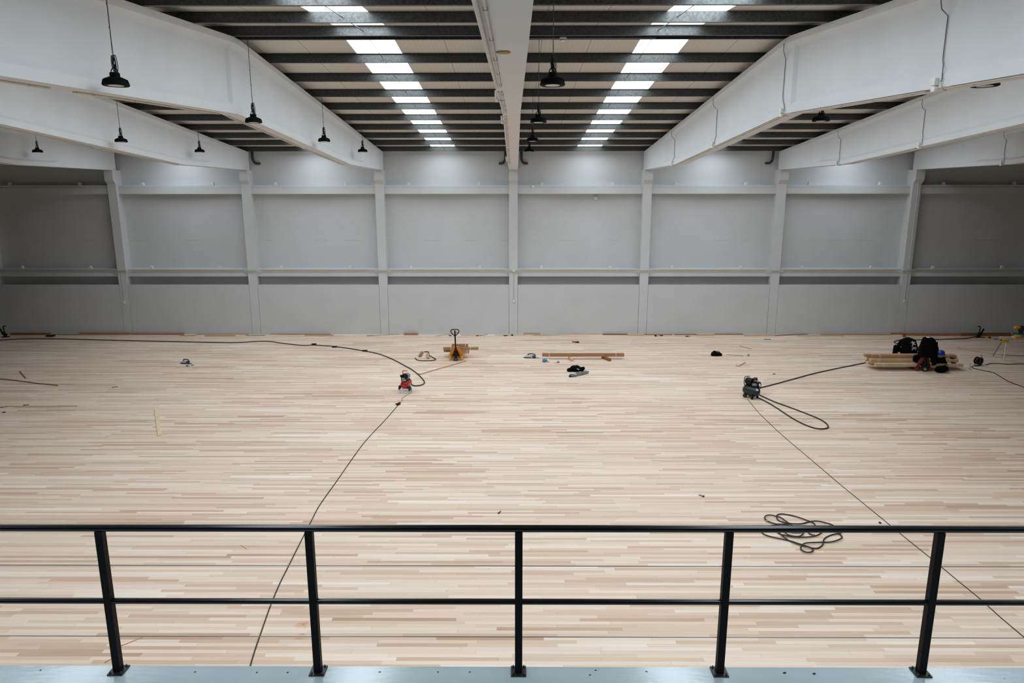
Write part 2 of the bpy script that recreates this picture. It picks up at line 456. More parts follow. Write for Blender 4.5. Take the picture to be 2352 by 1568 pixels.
# concrete roof beams
def beam(X):
    st = []   # (y, soffit z, top z, web half, top flange half, bottom flange half)
    def zt(y): return ZR - SL * max(0.0, abs(y - RIDGE_Y) - 0.15) - 0.004
    def zs(y): return max(7.463, 8.11 - (0.0635 * (y - RIDGE_Y) if y > RIDGE_Y else 0.0465 * (RIDGE_Y - y)))
    for y, wb, tf in ((YN + 0.02, .19, .2), (0.6, .19, .2), (1.0, .115, .25), (8.0, .115, .26), (RIDGE_Y - .32, .115, .27), (RIDGE_Y - .24, .185, .27), (RIDGE_Y - 0.15, .185, .27), (RIDGE_Y, .185, .27), (RIDGE_Y + 0.15, .185, .27), (RIDGE_Y + .24, .185, .27), (RIDGE_Y + .32, .115, .27),
                      (20.0, .115, .26), (25.66, .115, .24), (27.6, .115, .22), (28.1, .19, .21), (D + 0.16, .19, .2)):
        st.append((y, zs(y), zt(y), wb, tf, .19))
    rings = []
    for y, a, b, w, tf, bf in st:
        half = [(bf, a), (bf, a + .15), (w, a + .23), (w, b - .22), (tf, b - .12), (tf, b)]
        rings.append([(X + u, y, z) for u, z in half] + [(X - u, y, z) for u, z in reversed(half)])
    return MB().rings(rings)
BN = {-24: 'outermost left', -18: 'third from centre on the left', -12: 'second from centre on the left', -6: 'large nearest to centre on the left', 0: 'central, seen end on', 6: 'large nearest to centre on the right', 12: 'second from centre on the right', 18: 'third from centre on the right', 24: 'outermost right'}
for k in range(-4, 5):
    struct(beam(6.0 * k).build('concrete_beam', M_BEAM, loc=(6.0 * k, RIDGE_Y, 8.0)), 'white pitched concrete roof beam, %s' % BN[6 * k], 'beam')
    # column under its far end
    X = 6.0 * k; mb = MB()
    mb.box(X - .195, X + .195, D, WB, 0, 7.46)
    pf = [(D + .001, 6.86), (D - .16, 7.02), (D - .16, 7.46), (D + .001, 7.46)]
    mb.prism(pf, 'x', X - .195, X + .195)
    col = mb.build('concrete_column', M_COLUMN, loc=(X, D, 0))
    struct(col, 'white concrete column on the far wall under the %s beam' % BN[6 * k].replace(', seen end on', ''), 'column')
    # the far wall's lower panel and two tie beams of the bay to the right of this column
    if k == 4: continue
    a, b = X + .197, X + 5.803
    struct(MB().box(a + .010, b - .010, D + .006, D + .07, 0, 2.33).build('trim_%d' % (k + 5), M_PANEL, loc=(X + 3, D, 0)), 'smooth grey-white lower wall panel, %s bay from the left' % ORD[k + 4], 'wall panel')
    for nm, z0, z1, yf in (('upper', 6.421, 6.80, D + .13), ('lower', 2.70, 3.05, D + .13)):
        mb = MB(); mb.box(a, b, yf, WB, z0, z1 - .1 if nm == 'upper' else z1)
        if nm == 'upper': mb.box(a, b, yf + .025, WB, z1 - .095, z1)
        t = mb.build('tie_beam', M_COLUMN, loc=(X + 3, yf, z0))
        struct(t, '%s horizontal concrete wall beam, %s bay from the left' % (nm, ORD[k + 4]), 'beam')
        for cx in (1.28, 4.45):
            c = MB().prism([(-.07, 0), (.07, 0), (.045, .13), (-.03, .13)], 'y', .04, .16)
            co = c.build('cleat', M_BOX, t); co.location = (cx - 3, 0, z1 - z0)

# balcony slab the railing stands on
MZ = 3.189
struct(MB().box(-XS, XS, YN, 4.328, MZ - 0.28, MZ).build('floor_balcony', M_EPOXY), 'pale blue-grey coated balcony edge at the bottom', 'floor')

# ------------------------------------------------------------------ railing
DR = 4.274
rl = thing('guard_railing', 'black steel guard railing with wires along the balcony edge', 'railing', (0.1028, DR, MZ))
PP = 1.4031
def rz(py): return on(1190, py, 1, DR).z - MZ
ztop, zmid, zw1, zw2 = rz(1213.5), rz(1381.3), rz(1299.4), rz(1462.3)
mb = MB(); mb.tube([(-7.2, 0, ztop), (7.2, 0, ztop)], .0245, 20); mb.build('top_rail', M_RAIL, rl, smooth=60)
mb = MB(); mb.tube([(-7.2, 0, zmid), (7.2, 0, zmid)], .0198, 18); mb.build('middle_rail', M_RAIL, rl, smooth=60)
for z in (zw1, zw2):
    mb = MB(); mb.tube([(-7.2, 0, z), (7.2, 0, z)], .0028, 8); mb.build('wire', M_WIRE, rl, smooth=60)
for k in range(-5, 6):
    x = PP * k
    p = MB().box(x - .0255, x + .0255, -.025, .025, .01, ztop - .018).build('post', M_POST, rl, bevel=.003)
    q = MB().box(x - .0535, x + .0535, -.0535, .0535, .0, .01).build('base_plate', M_BASEPL, p, bevel=.002)
    for sx in (-1, 1):
        for sy in (-1, 1):
            MB().lathe([(.0085, .008), (.0085, .017), (.004, .019), (.004, .026)], 6, Matrix.Translation((x + sx * .037, sy * .037, 0))).build('bolt', M_BOLT, p)

# crumbs lying on the balcony edge
for i, (px, py) in enumerate([(93, 1539), (448, 1543), (590, 1544), (661, 1544), (872, 1543), (1006, 1543), (1079, 1543), (1355, 1550), (1368, 1539), (1485, 1542), (1802, 1545), (1870, 1547)]):
    P = fl(px, py, MZ); mb = MB(); a = R.random() * 6
    s = .005 if i < 10 else .009
    mb.ball((0, 0, .002), (s * 1.6, s, .002), 8, Matrix.Translation(P) @ Matrix.Rotation(a, 4, 'Z'))
    tag(mb.build('crumb', M_RUBBER, loc=P, smooth=180), 'small dark crumb of dirt on the blue-grey balcony edge', 'dirt crumb', 'dark crumbs on the balcony edge')

# ------------------------------------------------------------------ pendant lamps
LZ = 7.93                # underside of the lamps
def make_lamp(label, loc):
    t = thing('pendant_lamp', label, 'lamp', loc, 0, 'black pendant lamps under the roof')
    MB().lathe([(.1, .004), (.168, .0), (.176, .012), (.150, .078), (.143, .084), (.098, .096), (.096, .112), (.0, .112)], 32).build('housing', M_LAMP, t, smooth=35)
    f = MB()
    for i in range(36):
        T = Matrix.Rotation(2 * PI * i / 36, 4, 'Z')
        f.add([(.1, -.002, .09), (.178, -.002, .012), (.158, -.002, .08), (.12, -.002, .1), (.1, .002, .09), (.178, .002, .012), (.158, .002, .08), (.12, .002, .1)],
              [(0, 1, 2, 3), (7, 6, 5, 4), (0, 4, 5, 1), (1, 5, 6, 2), (2, 6, 7, 3), (3, 7, 4, 0)], T)
    f.build('heat_sink', M_LAMP, t)
    MB().lathe([(.0, .0015), (.1, .0015), (.104, .006), (.0, .006)], 32).build('diffuser', M_LENS, t, smooth=40)
    MB().lathe([(.062, .108), (.066, .115), (.066, .168), (.058, .176), (.0, .178)], 24).build('driver_box', M_LAMP, t, smooth=35)
    h = MB(); h.tube(smooth_path([(-.045, 0, .17), (-.045, 0, .2), (-.02, 0, .235), (0, 0, .245), (.02, 0, .235), (.045, 0, .2), (.045, 0, .17)], 4), .007, 8)
    h.tube(smooth_path([(0, 0, .24), (.016, 0, .265), (0, 0, .29), (-.012, 0, .3), (0, 0, .32), (.006, 0, .345), (-.004, 0, .37)], 4), .008, 8)
    h.build('hook', M_LAMP, t, smooth=60)
    c = MB()
    for q in range(4):
        o = (-.012 + .011 * q, .012 * (q % 2)); w = .016 + .004 * q
        c.tube(smooth_path([(o[0], o[1], .16), (o[0] + w, o[1], .24), (o[0] + w * .5, o[1], .36 + .01 * q), (o[0] - w * .3, o[1], .4), (o[0] - w, o[1], .33), (o[0] - w * .6, o[1], .24), (o[0] + .01, o[1], .18)], 4), .0055, 6)
    c.build('cord_coil', M_RUBBER, t, smooth=60)
    x, y, z = loc
    top = roof_z(y) - z - .01
    k = MB(); k.tube([(0, 0, .36), (0, 0, top)], .0035, 6); k.tube([(.012, 0, .36), (.004, .004, .6), (.004, .004, top)], .004, 6)
    for zz in (.75, 1.05): k.cyl((0, 0, zz), (0, 0, zz + .02), .009, 8)
    k.build('suspension_cable', M_ROD, t)
    return t
LAMPS = [(-5.5, 10.22, 'largest black pendant lamp, hanging at upper left beside the big left beam'),
         (-5.5, 15.45, 'black pendant lamp by the bend of the big left beam'),
         (-5.5, 21.05, 'black pendant lamp beside the far half of the big left beam, nearer the bend'),
         (-5.5, 26.3, 'small black pendant lamp near the wall end of the big left beam'),
         (-11.5, 21.15, 'black pendant lamp in front of the second left beam, under the big left beam'),
         (-11.5, 26.35, 'small black pendant lamp near the wall end of the second left beam'),
         (-17.5, 26.4, 'leftmost black pendant lamp, in front of the third left beam'),
         (.6, 10.25, 'large black pendant lamp just right of the central beam'),
         (.575, 15.5, 'black pendant lamp right of the central beam, second of that row'),
         (.585, 21.0, 'black pendant lamp right of the central beam, third of that row'),
         (.59, 26.2, 'small black pendant lamp right of the central beam, nearest the far wall'),
         (6.5, 15.28, 'black pendant lamp showing below the bend of the big right beam'),
         (6.5, 20.8, 'black pendant lamp mostly hidden by the far half of the big right beam'),
         (6.5, 10.05, 'black pendant lamp whose rim only peeks out under the big right beam')]
for x, y, lab in LAMPS: make_lamp(lab, (x, y, LZ - (.045 if y < 10.1 else 0)))

# ------------------------------------------------------------------ wiring on the beams
def soffit(y): return max(7.463, 8.11 - (0.0635 * (y - RIDGE_Y) if y > RIDGE_Y else 0.0465 * (RIDGE_Y - y)))
for X, side in ((-12, 'second left'), (-6, 'big left'), (0, 'central'), (6, 'big right'), (12, 'second right'), (18, 'third right')):
    mb = MB()
    xo = X - .11
    for a, b in ((2.0, 9.72), (10.3, 15.2), (15.7, 20.7), (21.2, 25.9)):
        mb.tube([(xo, y, soffit(y) - .012) for y in (a, (a + b) / 2, b)], .012, 8)
        mb.tube([(xo - .05, y, soffit(y) - .012) for y in (a, (a + b) / 2, b)], .012, 8)
        yy = a + .4
        while yy < b:
            mb.box(xo - .018, xo + .018, yy, yy + .012, soffit(yy) - .027, soffit(yy)); yy += 1.15
    tag(mb.build('conduit', M_CONDUIT, loc=(xo, 15, 8), smooth=50), 'pale wiring conduit clipped under the %s beam' % side, 'conduit')
def drop(X, y, where):
    z0 = soffit(y)
    t = thing('wiring_drop', 'socket box and riser conduit on the %s' % where, 'wiring', (X - .19, y, z0))
    zt = purlin_z(y) - z0 - .1
    h = zt
    MB().box(-.06, -.002, -.05, .05, .03, .13).build('socket_box', M_BOX, t, bevel=.008)
    MB().box(-.05, -.002, -.045, .045, -.045, .02).build('junction_box', M_BOX, t, bevel=.006)
    r = MB()
    wx = .005 if abs(y - RIDGE_Y) < .3 else .075      # face of the beam's web, or of its stiffener at the bend
    r.tube([(-.02, -.12, .06), (-.02, -.15, .1), (-.02, -.14, .13), (wx - .016, .0, .3), (wx - .016, .03, .38), (wx - .016, .03, h - .3), (min(wx, 0) - .04, .02, h - .22), (-.085, -.02, h - .14), (-.094, -.03, h)], .008, 8)
    r.build('riser', M_CORD, t, smooth=60)
    c = MB(); c.tube(smooth_path([(-.02, -.13, .06), (-.03, -.17, .0), (.02, -.14, -.04), (.08, -.1, -.035)], 5), .009, 8)
    c.build('flexible_cord', M_CONDUIT, t, smooth=60)
for X, side, ys in ((6, 'big right beam', (10.0, 15.62, 20.85, 26.15)), (12, 'second right beam', (20.95, 26.15)), (18, 'third right beam', (26.2,)), (0, "central beam's left side", (11.7, 16.5, 24.4))):
    for i, y in enumerate(ys):
        w = side + (', nearest the camera' if i == 0 and len(ys) > 1 else ', %s along it' % ORD[i] if len(ys) > 1 else '')
        drop(X, y, w)
# ochre patch of exposed filler below the central beam
yb = min((abs(on(1153, 119, 1, 4 + i * .02).z - soffit(4 + i * .02)), 4 + i * .02) for i in range(500))[1]
xb = on(1156, 119, 1, yb).x
mb = MB(); zb = soffit(yb)
mb.lathe([(.0, 0), (.06, 0), (.066, .012), (.0, .012)], 8, Matrix.Translation((xb, yb, zb - .012)) @ Matrix.Diagonal((1, .8, 1, 1)))
tag(mb.build('filler_patch', mat('ochre_filler', (176, 146, 96), 0.8), loc=(xb, yb, zb)), 'ochre patch on the underside of the central beam', 'patch')

# smoke detector under the ridge purlins
P = on(1293, 80, 1, 15.5)
t = thing('smoke_detector', 'small white smoke detector under the ridge purlins right of the central beam', 'smoke detector', (P.x, 15.47, purlin_z(15.47) - .075))
MB().lathe([(.075, .03), (.078, .06), (.078, .073), (.0, .073)], 24).build('base', M_BOX, t, smooth=40)
MB().lathe([(.0, 0), (.04, .0), (.062, .012), (.068, .03), (.0, .03)], 24).build('sensor_cap', M_BOX, t, smooth=40)
MB().lathe([(.069, .018), (.071, .02), (.071, .026), (.069, .028)], 24).build('vent_slot', M_BLK, t, smooth=40)
mb = MB(); mb.tube([(.3, 15.47, purlin_z(15.47) - .012), (3.0, 15.47, purlin_z(15.47) - .012)], .011, 8)
tag(mb.build('conduit', M_CORD, loc=(1, 15.47, 9.6), smooth=60), 'thin conduit along the ridge purlins behind the smoke detector', 'conduit')

# downpipe elbows at the column heads
for px, py, X, sg, lab in ((1160, 365, -.36, -1, 'dark grey pipe elbow left of the central beam end'), (1197, 365, .36, 1, 'dark grey pipe elbow right of the central beam end'), (577, 362, -11.72, 1, 'dark grey pipe elbow beside the second left beam end'), (1781, 362, 11.62, -1, 'dark grey pipe elbow beside the second right beam end')):
    y = WB - .12
    mb = MB(); mb.tube(smooth_path([(X, y, roof_z(y) - .01), (X, y, 8.05), (X + .02 * sg, y, 7.9), (X + .1 * sg, y, 7.78), (X + .2 * sg, y + .01, 7.76), (X + .25 * sg, y + .1, 7.76), (X + .25 * sg, y + .14, 7.76)], 5), .055, 12)
    tag(mb.build('downpipe_elbow', M_PIPE, loc=(X, y, 7.9), smooth=60), lab, 'pipe')

# conduits along the lower wall beams
for dz, lab in ((0.0, 'upper of two pale conduits running along the lower wall beams'), (-.075, 'lower of two pale conduits running along the lower wall beams')):
    mb = MB(); pts = []
    for k in range(-4, 5):
        X = 6 * k
        pts += [(X - .45, D + .115, 3.0 + dz), (X - .25, D - .018, 2.985 + dz), (X + .25, D - .018, 2.985 + dz), (X + .45, D + .115, 3.0 + dz)]
    mb.tube(pts, .014, 8)
    tag(mb.build('conduit', M_OCHRE, loc=(0, D, 3.0), smooth=40), lab, 'conduit')
def switch_drop(X, zb, lab):
    t = thing('switch_box', lab, 'switch', (X, D, zb))
    MB().box(-.05, .05, -.05, 0, -.06, .06).build('box', M_BOX, t, bevel=.008)
    MB().box(-.02, .02, -.056, -.05, -.02, .02).build('switch', M_WHITEP, t)
    m = MB(); m.tube([(0, -.016, .06), (0, -.016, 2.95 - zb)], .012, 8); m.build('conduit', M_CONDUIT, t, smooth=60)
switch_drop(on(1180, 691, 1, D).x, on(1180, 691, 1, D).z, 'white switch box with a pipe down the central column')
switch_drop(on(2077, 691, 1, D).x, on(2077, 691, 1, D).z, 'white switch box with a pipe down the third column right of centre')
switch_drop(on(286, 694, 1, D).x, on(286, 694, 1, D).z, 'white switch box with a pipe down the third column left of centre')
P = on(1180, 621, 1, D)
t = thing('junction_box', 'white junction box where the conduits cross the central column', 'junction box', (P.x, D, 2.98))
MB().box(-.06, .06, -.075, 0, -.06, .06).build('box', M_BOX, t, bevel=.01)
MB().box(-.045, .045, -.08, -.075, -.045, .045).build('lid', M_WHITEP, t)
mb = MB()
for dx in (.06, .13): mb.tube([(18 + dx, D - .014, 3.1), (18 + dx, D - .014, 6.95)], .013, 8)
tag(mb.build('conduit', M_CONDUIT, loc=(18.1, D, 5), smooth=60), 'pair of upright conduits on the third column right of centre', 'conduit')
P = on(1368, 454, 1, WB)
t = thing('wall_sensor', 'small white box sensor high on the wall under the upper wall beam', 'sensor', (P.x, WB, P.z))
MB().box(-.075, .075, -.09, 0, -.08, .06).build('body', M_BOX, t, bevel=.012)
MB().box(-.03, .03, -.05, 0, .06, .11).build('bracket', M_CONDUIT, t)
P = on(1224, 428, 1, D + .13)
t = thing('junction_box', 'small white box on the upper wall beam just right of the central column', 'junction box', (P.x, D + .155, P.z))
MB().box(-.06, .06, -.05, 0, -.06, .05).build('box', M_BOX, t, bevel=.008)
MB().lathe([(.018, 0), (.018, .03)], 10, Matrix.Translation((0, -.025, -.09))).build('cable_gland', M_CONDUIT, t)

# ------------------------------------------------------------------ hoses and cables on the floor
def hose(name, px, r, m, lab, cat, k=6, zoff=0.0):
    P0 = [fl(x, y) for x, y in px]
    pts = [Vector((p.x, p.y, r + zoff)) for p in smooth_path(P0, k)]
    mb = MB(); mb.tube(pts, r, 8)
    o = mb.build(name, m, loc=pts[0] - Vector((0, 0, r)), smooth=180)
    return tag(o, lab, cat)
def part_at(o, mb, name, m, px, py, **kw):
    p = fl(px, py) - o.location; q = mb.build(name, m, o, **kw); q.location = p; return q
h = hose('air_hose', [(-40, 784), (0, 781.8), (30, 780), (60, 779), (110, 778.8), (200, 780.5), (300, 783), (400, 785.3), (480, 786.8), (530, 787.6), (560, 786.5), (590, 784.8), (620, 784.9), (645, 788.5), (680, 792.6), (700, 794), (720, 793.2), (745, 794.6), (770, 796.5), (805, 801.5), (840, 807.3), (870, 813.5), (900, 825), (925, 838), (948, 851), (964, 864), (972, 873), (975, 879), (972.5, 883), (965, 885.8), (955, 886.8), (948, 885.5), (942, 881)], .02, M_HOSE, 'long dark air hose curving from the left wall end to the red compressor', 'hose')
for i, (px, py) in enumerate([(721, 792), (768, 798), (838, 807)]):
    mb = MB(); mb.cyl((-.1, 0, .035), (.1, .03, .035), .035, 10); part_at(h, mb, 'hose_coupling', M_BLK, px, py, smooth=50)
h = hose('power_cable', [(572, 1545), (575, 1530), (585, 1496), (600, 1452), (622, 1390), (643, 1340), (662, 1302), (690, 1246), (711, 1205), (727, 1173), (736, 1158), (752, 1135), (775, 1103), (800, 1067), (830, 1025), (855, 996), (880, 970), (897, 951), (908, 938), (914, 931)], .0095, M_HOSE, 'black extension cable running from the red compressor to the bottom left of centre', 'cable')
mb = MB(); mb.cyl((-.02, -.06, .04), (.03, .07, .04), .04, 12); part_at(h, mb, 'plug_socket', M_BLK, 915, 930, smooth=50)
mb = MB(); mb.cyl((-.1, .03, .03), (-.02, .03, .03), .018, 8); part_at(h, mb, 'socket_flap', M_DKGREY, 915, 930, smooth=50)
hose('power_cable', [(1716, 916), (1722, 923), (1740, 945), (1765, 970), (1797, 1000), (1850, 1045), (1890, 1079), (1930, 1113), (1985, 1158), (2045, 1207), (2090, 1244), (2140, 1284), (2200, 1334), (2250, 1375), (2300, 1420), (2352, 1464), (2380, 1490)], .0072, M_HOSE, 'thin dark cable running from the green compressor to the lower right corner', 'cable')
hose('air_hose', [(1742, 893), (1752, 890), (1780, 883), (1820, 872), (1870, 858.5), (1915, 848.5), (1955, 840.5), (1988, 833.5), (2000, 831)], .02, M_HOSE, 'dark air hose stretched from the green compressor to the plank pile', 'hose')
hose('air_hose', [(1740, 905.5), (1750, 910.5), (1775, 922), (1810, 935), (1850, 950), (1880, 962.5), (1896, 972), (1902, 980), (1899, 984.5), (1888, 986), (1872, 984.5), (1855, 979), (1838, 971.5), (1815, 958.5), (1785, 938.5), (1760, 923.5), (1742, 915)], .019, M_HOSE, 'long narrow hose loop lying right of the green compressor', 'hose')
hose('hose_piece', [(953.5, 823), (956, 826), (961, 828.2), (970, 829), (980, 829), (992, 828.8), (998, 827.6), (1000.3, 826), (999, 824.5), (992, 820.5), (986, 816.5), (984.5, 811), (983, 808.6), (979, 808.4), (974.5, 809)], .02, M_HOSEG, 'short olive hose curled around two wood offcuts left of the yellow pallet truck', 'hose')
hose('air_hose', [(2240, 774), (2220, 777.5), (2190, 779), (2150, 780.6), (2110, 781.3), (2085, 781), (2070, 781.4), (2059, 783.2), (2053.5, 785.6), (2056, 788.2), (2063, 790.4), (2071, 791.6), (2085, 794), (2110, 798.6)], .02, M_HOSE, 'dark hose behind the crouching worker leading to the right floor nailer', 'hose')
hose('power_cable', [(2263, 837), (2266, 838), (2271, 836), (2278, 835.2), (2290, 835), (2305, 836.3), (2318, 837), (2335, 836.3), (2365, 836)], .014, M_HOSE, 'brown cable leading right from the cable reel out of frame', 'cable')
hose('power_cable', [(2249, 841), (2240, 841), (2234, 841.5), (2231.5, 843), (2236, 846), (2248, 849), (2262, 852.2), (2275, 854.6), (2284, 857.5), (2296, 864.5), (2308, 872), (2322, 879), (2340, 885.5), (2365, 894)], .014, M_HOSE, 'brown cable curving from the cable reel to the right edge', 'cable')

# tangled hose coil under the top rail
def cz(x, y): return (1740 + x / 11.2, 1170 + y / 11.2)
paths = [[(1400, 660), (1340, 645), (1300, 580), (1360, 500), (1450, 440), (1480, 410), (1420, 360), (1300, 315), (1050, 222), (850, 162), (660, 132), (540, 145), (490, 190), (495, 240), (550, 300), (690, 350), (850, 382), (1000, 395), (1150, 380), (1300, 335), (1430, 318), (1560, 325), (1720, 358), (1900, 405), (2050, 490), (2120, 560), (2150, 612), (2080, 640), (1900, 670), (1770, 725), (1700, 800), (1690, 870), (1670, 930), (1590, 990), (1470, 1017), (1330, 995), (1180, 940), (1000, 880), (860, 825), (700, 795), (450, 750), (230, 690), (120, 620), (110, 540), (300, 450), (600, 405), (800, 398)],
         [(800, 425), (600, 412), (480, 400), (330, 350), (215, 290), (178, 235), (230, 185), (340, 170), (480, 192), (600, 235), (690, 305), (790, 375), (900, 440), (1100, 490), (1350, 500), (1580, 530), (1650, 590), (1600, 650), (1450, 705), (1250, 740), (1000, 740), (760, 705), (620, 665), (520, 615), (470, 560), (520, 600), (640, 700), (780, 800), (940, 880), (1130, 950), (1300, 990), (1390, 1020), (1430, 1065), (1390, 1115), (1300, 1135), (1200, 1115), (1125, 1060), (1110, 990), (1160, 925), (1270, 893), (1500, 878), (1700, 862), (1880, 860), (2030, 830), (2140, 780), (2170, 735), (2130, 670), (2040, 620), (1960, 590)],
         [(1100, 560), (900, 545), (740, 570), (700, 610), (740, 665), (840, 705), (980, 720), (1110, 705), (1175, 650), (1160, 590), (1060, 560)]]
mb = MB(); base = fl(1843, 1225)
for i, pth in enumerate(paths):
    pp = smooth_path([fl(*cz(x, y)) for x, y in pth], 6)
    mb.tube([Vector((p.x, p.y, .0125 + .006 * i + .012 * abs(math.sin(j * .11 + i)))) for j, p in enumerate(pp)], .0125, 8)
hc = mb.build('air_hose', M_HOSE, loc=base, smooth=180)
tag(hc, 'tangled coil of dark hose on the floor behind the right part of the railing', 'hose')
mb = MB(); mb.ball((0, 0, .035), (.16, .06, .035), 14); part_at(hc, mb, 'hose_bundle', M_RUBBER, 1828, 1222, smooth=180)
mb = MB(); mb.cyl((0, 0, .018), (.07, -.03, .018), .016, 10); part_at(hc, mb, 'hose_coupling', M_ALU, 1862, 1228, smooth=50)
mb = MB(); mb.cyl((-.02, 0, .02), (.02, -.02, .02), .015, 8); part_at(hc, mb, 'hose_clip', M_ALU, 1761, 1198, smooth=50)

# ------------------------------------------------------------------ compressors
def rot(axis, a): return Matrix.Rotation(a, 4, axis)
def red_compressor():
    b = fl(928, 903)
    t = thing('air_compressor', 'red air compressor with a grey motor on its tank', 'compressor', (b.x, b.y, 0), -.22)
    A = Matrix.Translation((0, 0, .28)) @ rot('X', -PI / 2)
    k = MB().lathe([(.0, -.035), (.05, -.032), (.095, -.016), (.122, .012), (.128, .04), (.128, .40), (.122, .43), (.095, .455), (.05, .472), (.0, .475)], 28, A).build('tank', M_REDTANK, t, smooth=50)
    MB().lathe([(.0, -.045), (.014, -.045), (.014, -.03), (.0, -.03)], 10, A).build('tank_plug', M_ALU, k, smooth=40)
    m = MB(); m.box(-.14, -.125, -.03, .03, .0, .14); m.box(.125, .14, -.03, .03, .0, .14); m.box(-.14, .14, -.045, -.03, .005, .085); m.box(-.12, .12, -.03, .02, .125, .16)
    m.build('front_foot', M_WHITEP, t, bevel=.004)
    m = MB(); m.box(-.12, .12, .26, .34, .085, .16); m.box(-.16, .16, .285, .315, .075, .1); m.build('axle_bracket', M_DKGREY, t)
    for s in (-1, 1):
        w = MB().lathe([(.03, -.02), (.075, -.022), (.085, -.012), (.085, .012), (.075, .022), (.03, .02)], 20, Matrix.Translation((s * .175, .08, .16)) @ rot('Y', PI / 2)).build('wheel', M_RUBBER, t, smooth=45)
        MB().lathe([(.0, -.024), (.03, -.024), (.03, .024), (.0, .024)], 14, Matrix.Translation((s * .175, .08, .16)) @ rot('Y', PI / 2)).build('hub', M_DKGREY, w, smooth=45)
    MB().box(-.085, .095, -.01, .36, .395, .42).build('motor_plate', M_BLK, t)
    MB().lathe([(.0, 0), (.085, .0), (.098, .02), (.1, .2), (.09, .23), (.0, .24)], 24, Matrix.Translation((.025, .1, .53)) @ rot('X', -PI / 2)).build('motor', M_ALU, t, smooth=45)
    f = MB(); f.lathe([(.0, -.02), (.07, -.02), (.095, .0), (.105, .03), (.105, .08), (.0, .08)], 20, Matrix.Translation((.02, .03, .555)) @ rot('X', -PI / 2)); f.box(-.12, -.06, -.0, .07, .55, .61)
    f.build('fan_shroud', M_BLK, t, smooth=45)
    h = MB(); h.add([(-.065, -.03, .415), (.055, -.03, .415), (.055, .06, .415), (-.065, .06, .415), (-.05, -.03, .53), (.04, -.03, .53), (.04, .06, .53), (-.05, .06, .53)], [(0, 1, 2, 3), (4, 5, 6, 7), (0, 1, 5, 4), (1, 2, 6, 5), (2, 3, 7, 6), (3, 0, 4, 7)])
    for i in range(4): h.box(-.072, .062, -.034, .062, .43 + i * .024, .438 + i * .024)
    h.build('cylinder_head', M_ALU, t, bevel=.004)
    MB().box(-.085, -.06, -.02, .05, .42, .56).build('pressure_switch', M_BLK, t, bevel=.006)
    g = MB().lathe([(.0, 0), (.028, 0), (.028, .02), (.0, .02)], 14, Matrix.Translation((.08, -.02, .46)) @ rot('X', PI / 2)).build('pressure_gauge', M_BLK, t, smooth=45)
    MB().lathe([(.0, .0205), (.023, .0205), (.023, .022), (.0, .022)], 14, Matrix.Translation((.08, -.02, .46)) @ rot('X', PI / 2)).build('dial', M_WHITEP, g)
    m = MB(); m.tube(smooth_path([(-.06, .14, .42), (-.065, .13, .6), (-.06, .1, .72), (-.03, .08, .752), (.04, .07, .755), (.115, .06, .755)], 5), .014, 10); m.build('handle', M_HANDRED, t, smooth=60)
    c = MB(); T = Matrix.Rotation(.22, 4, 'Z')
    pts = [(941, 884), (942.5, 890), (941, 895), (944.5, 896.5), (945.8, 899.5), (944, 902.8), (939, 905.5), (934.6, 907.4), (930, 910.5), (925.7, 913.3), (922.6, 915.8), (923.6, 918), (924.2, 919.8), (921, 922.5), (917.5, 926), (915.8, 928)]
    q = []
    for i, p in enumerate(smooth_path([fl(*p) for p in pts], 4)):
        d = T @ Vector((p.x - b.x, p.y - b.y, 0)); q.append((d.x, d.y, max(.007, .3 - i * .02)))
    c.tube(q, .007, 6); c.build('power_cord', M_CORD, t, smooth=180)
red_compressor()

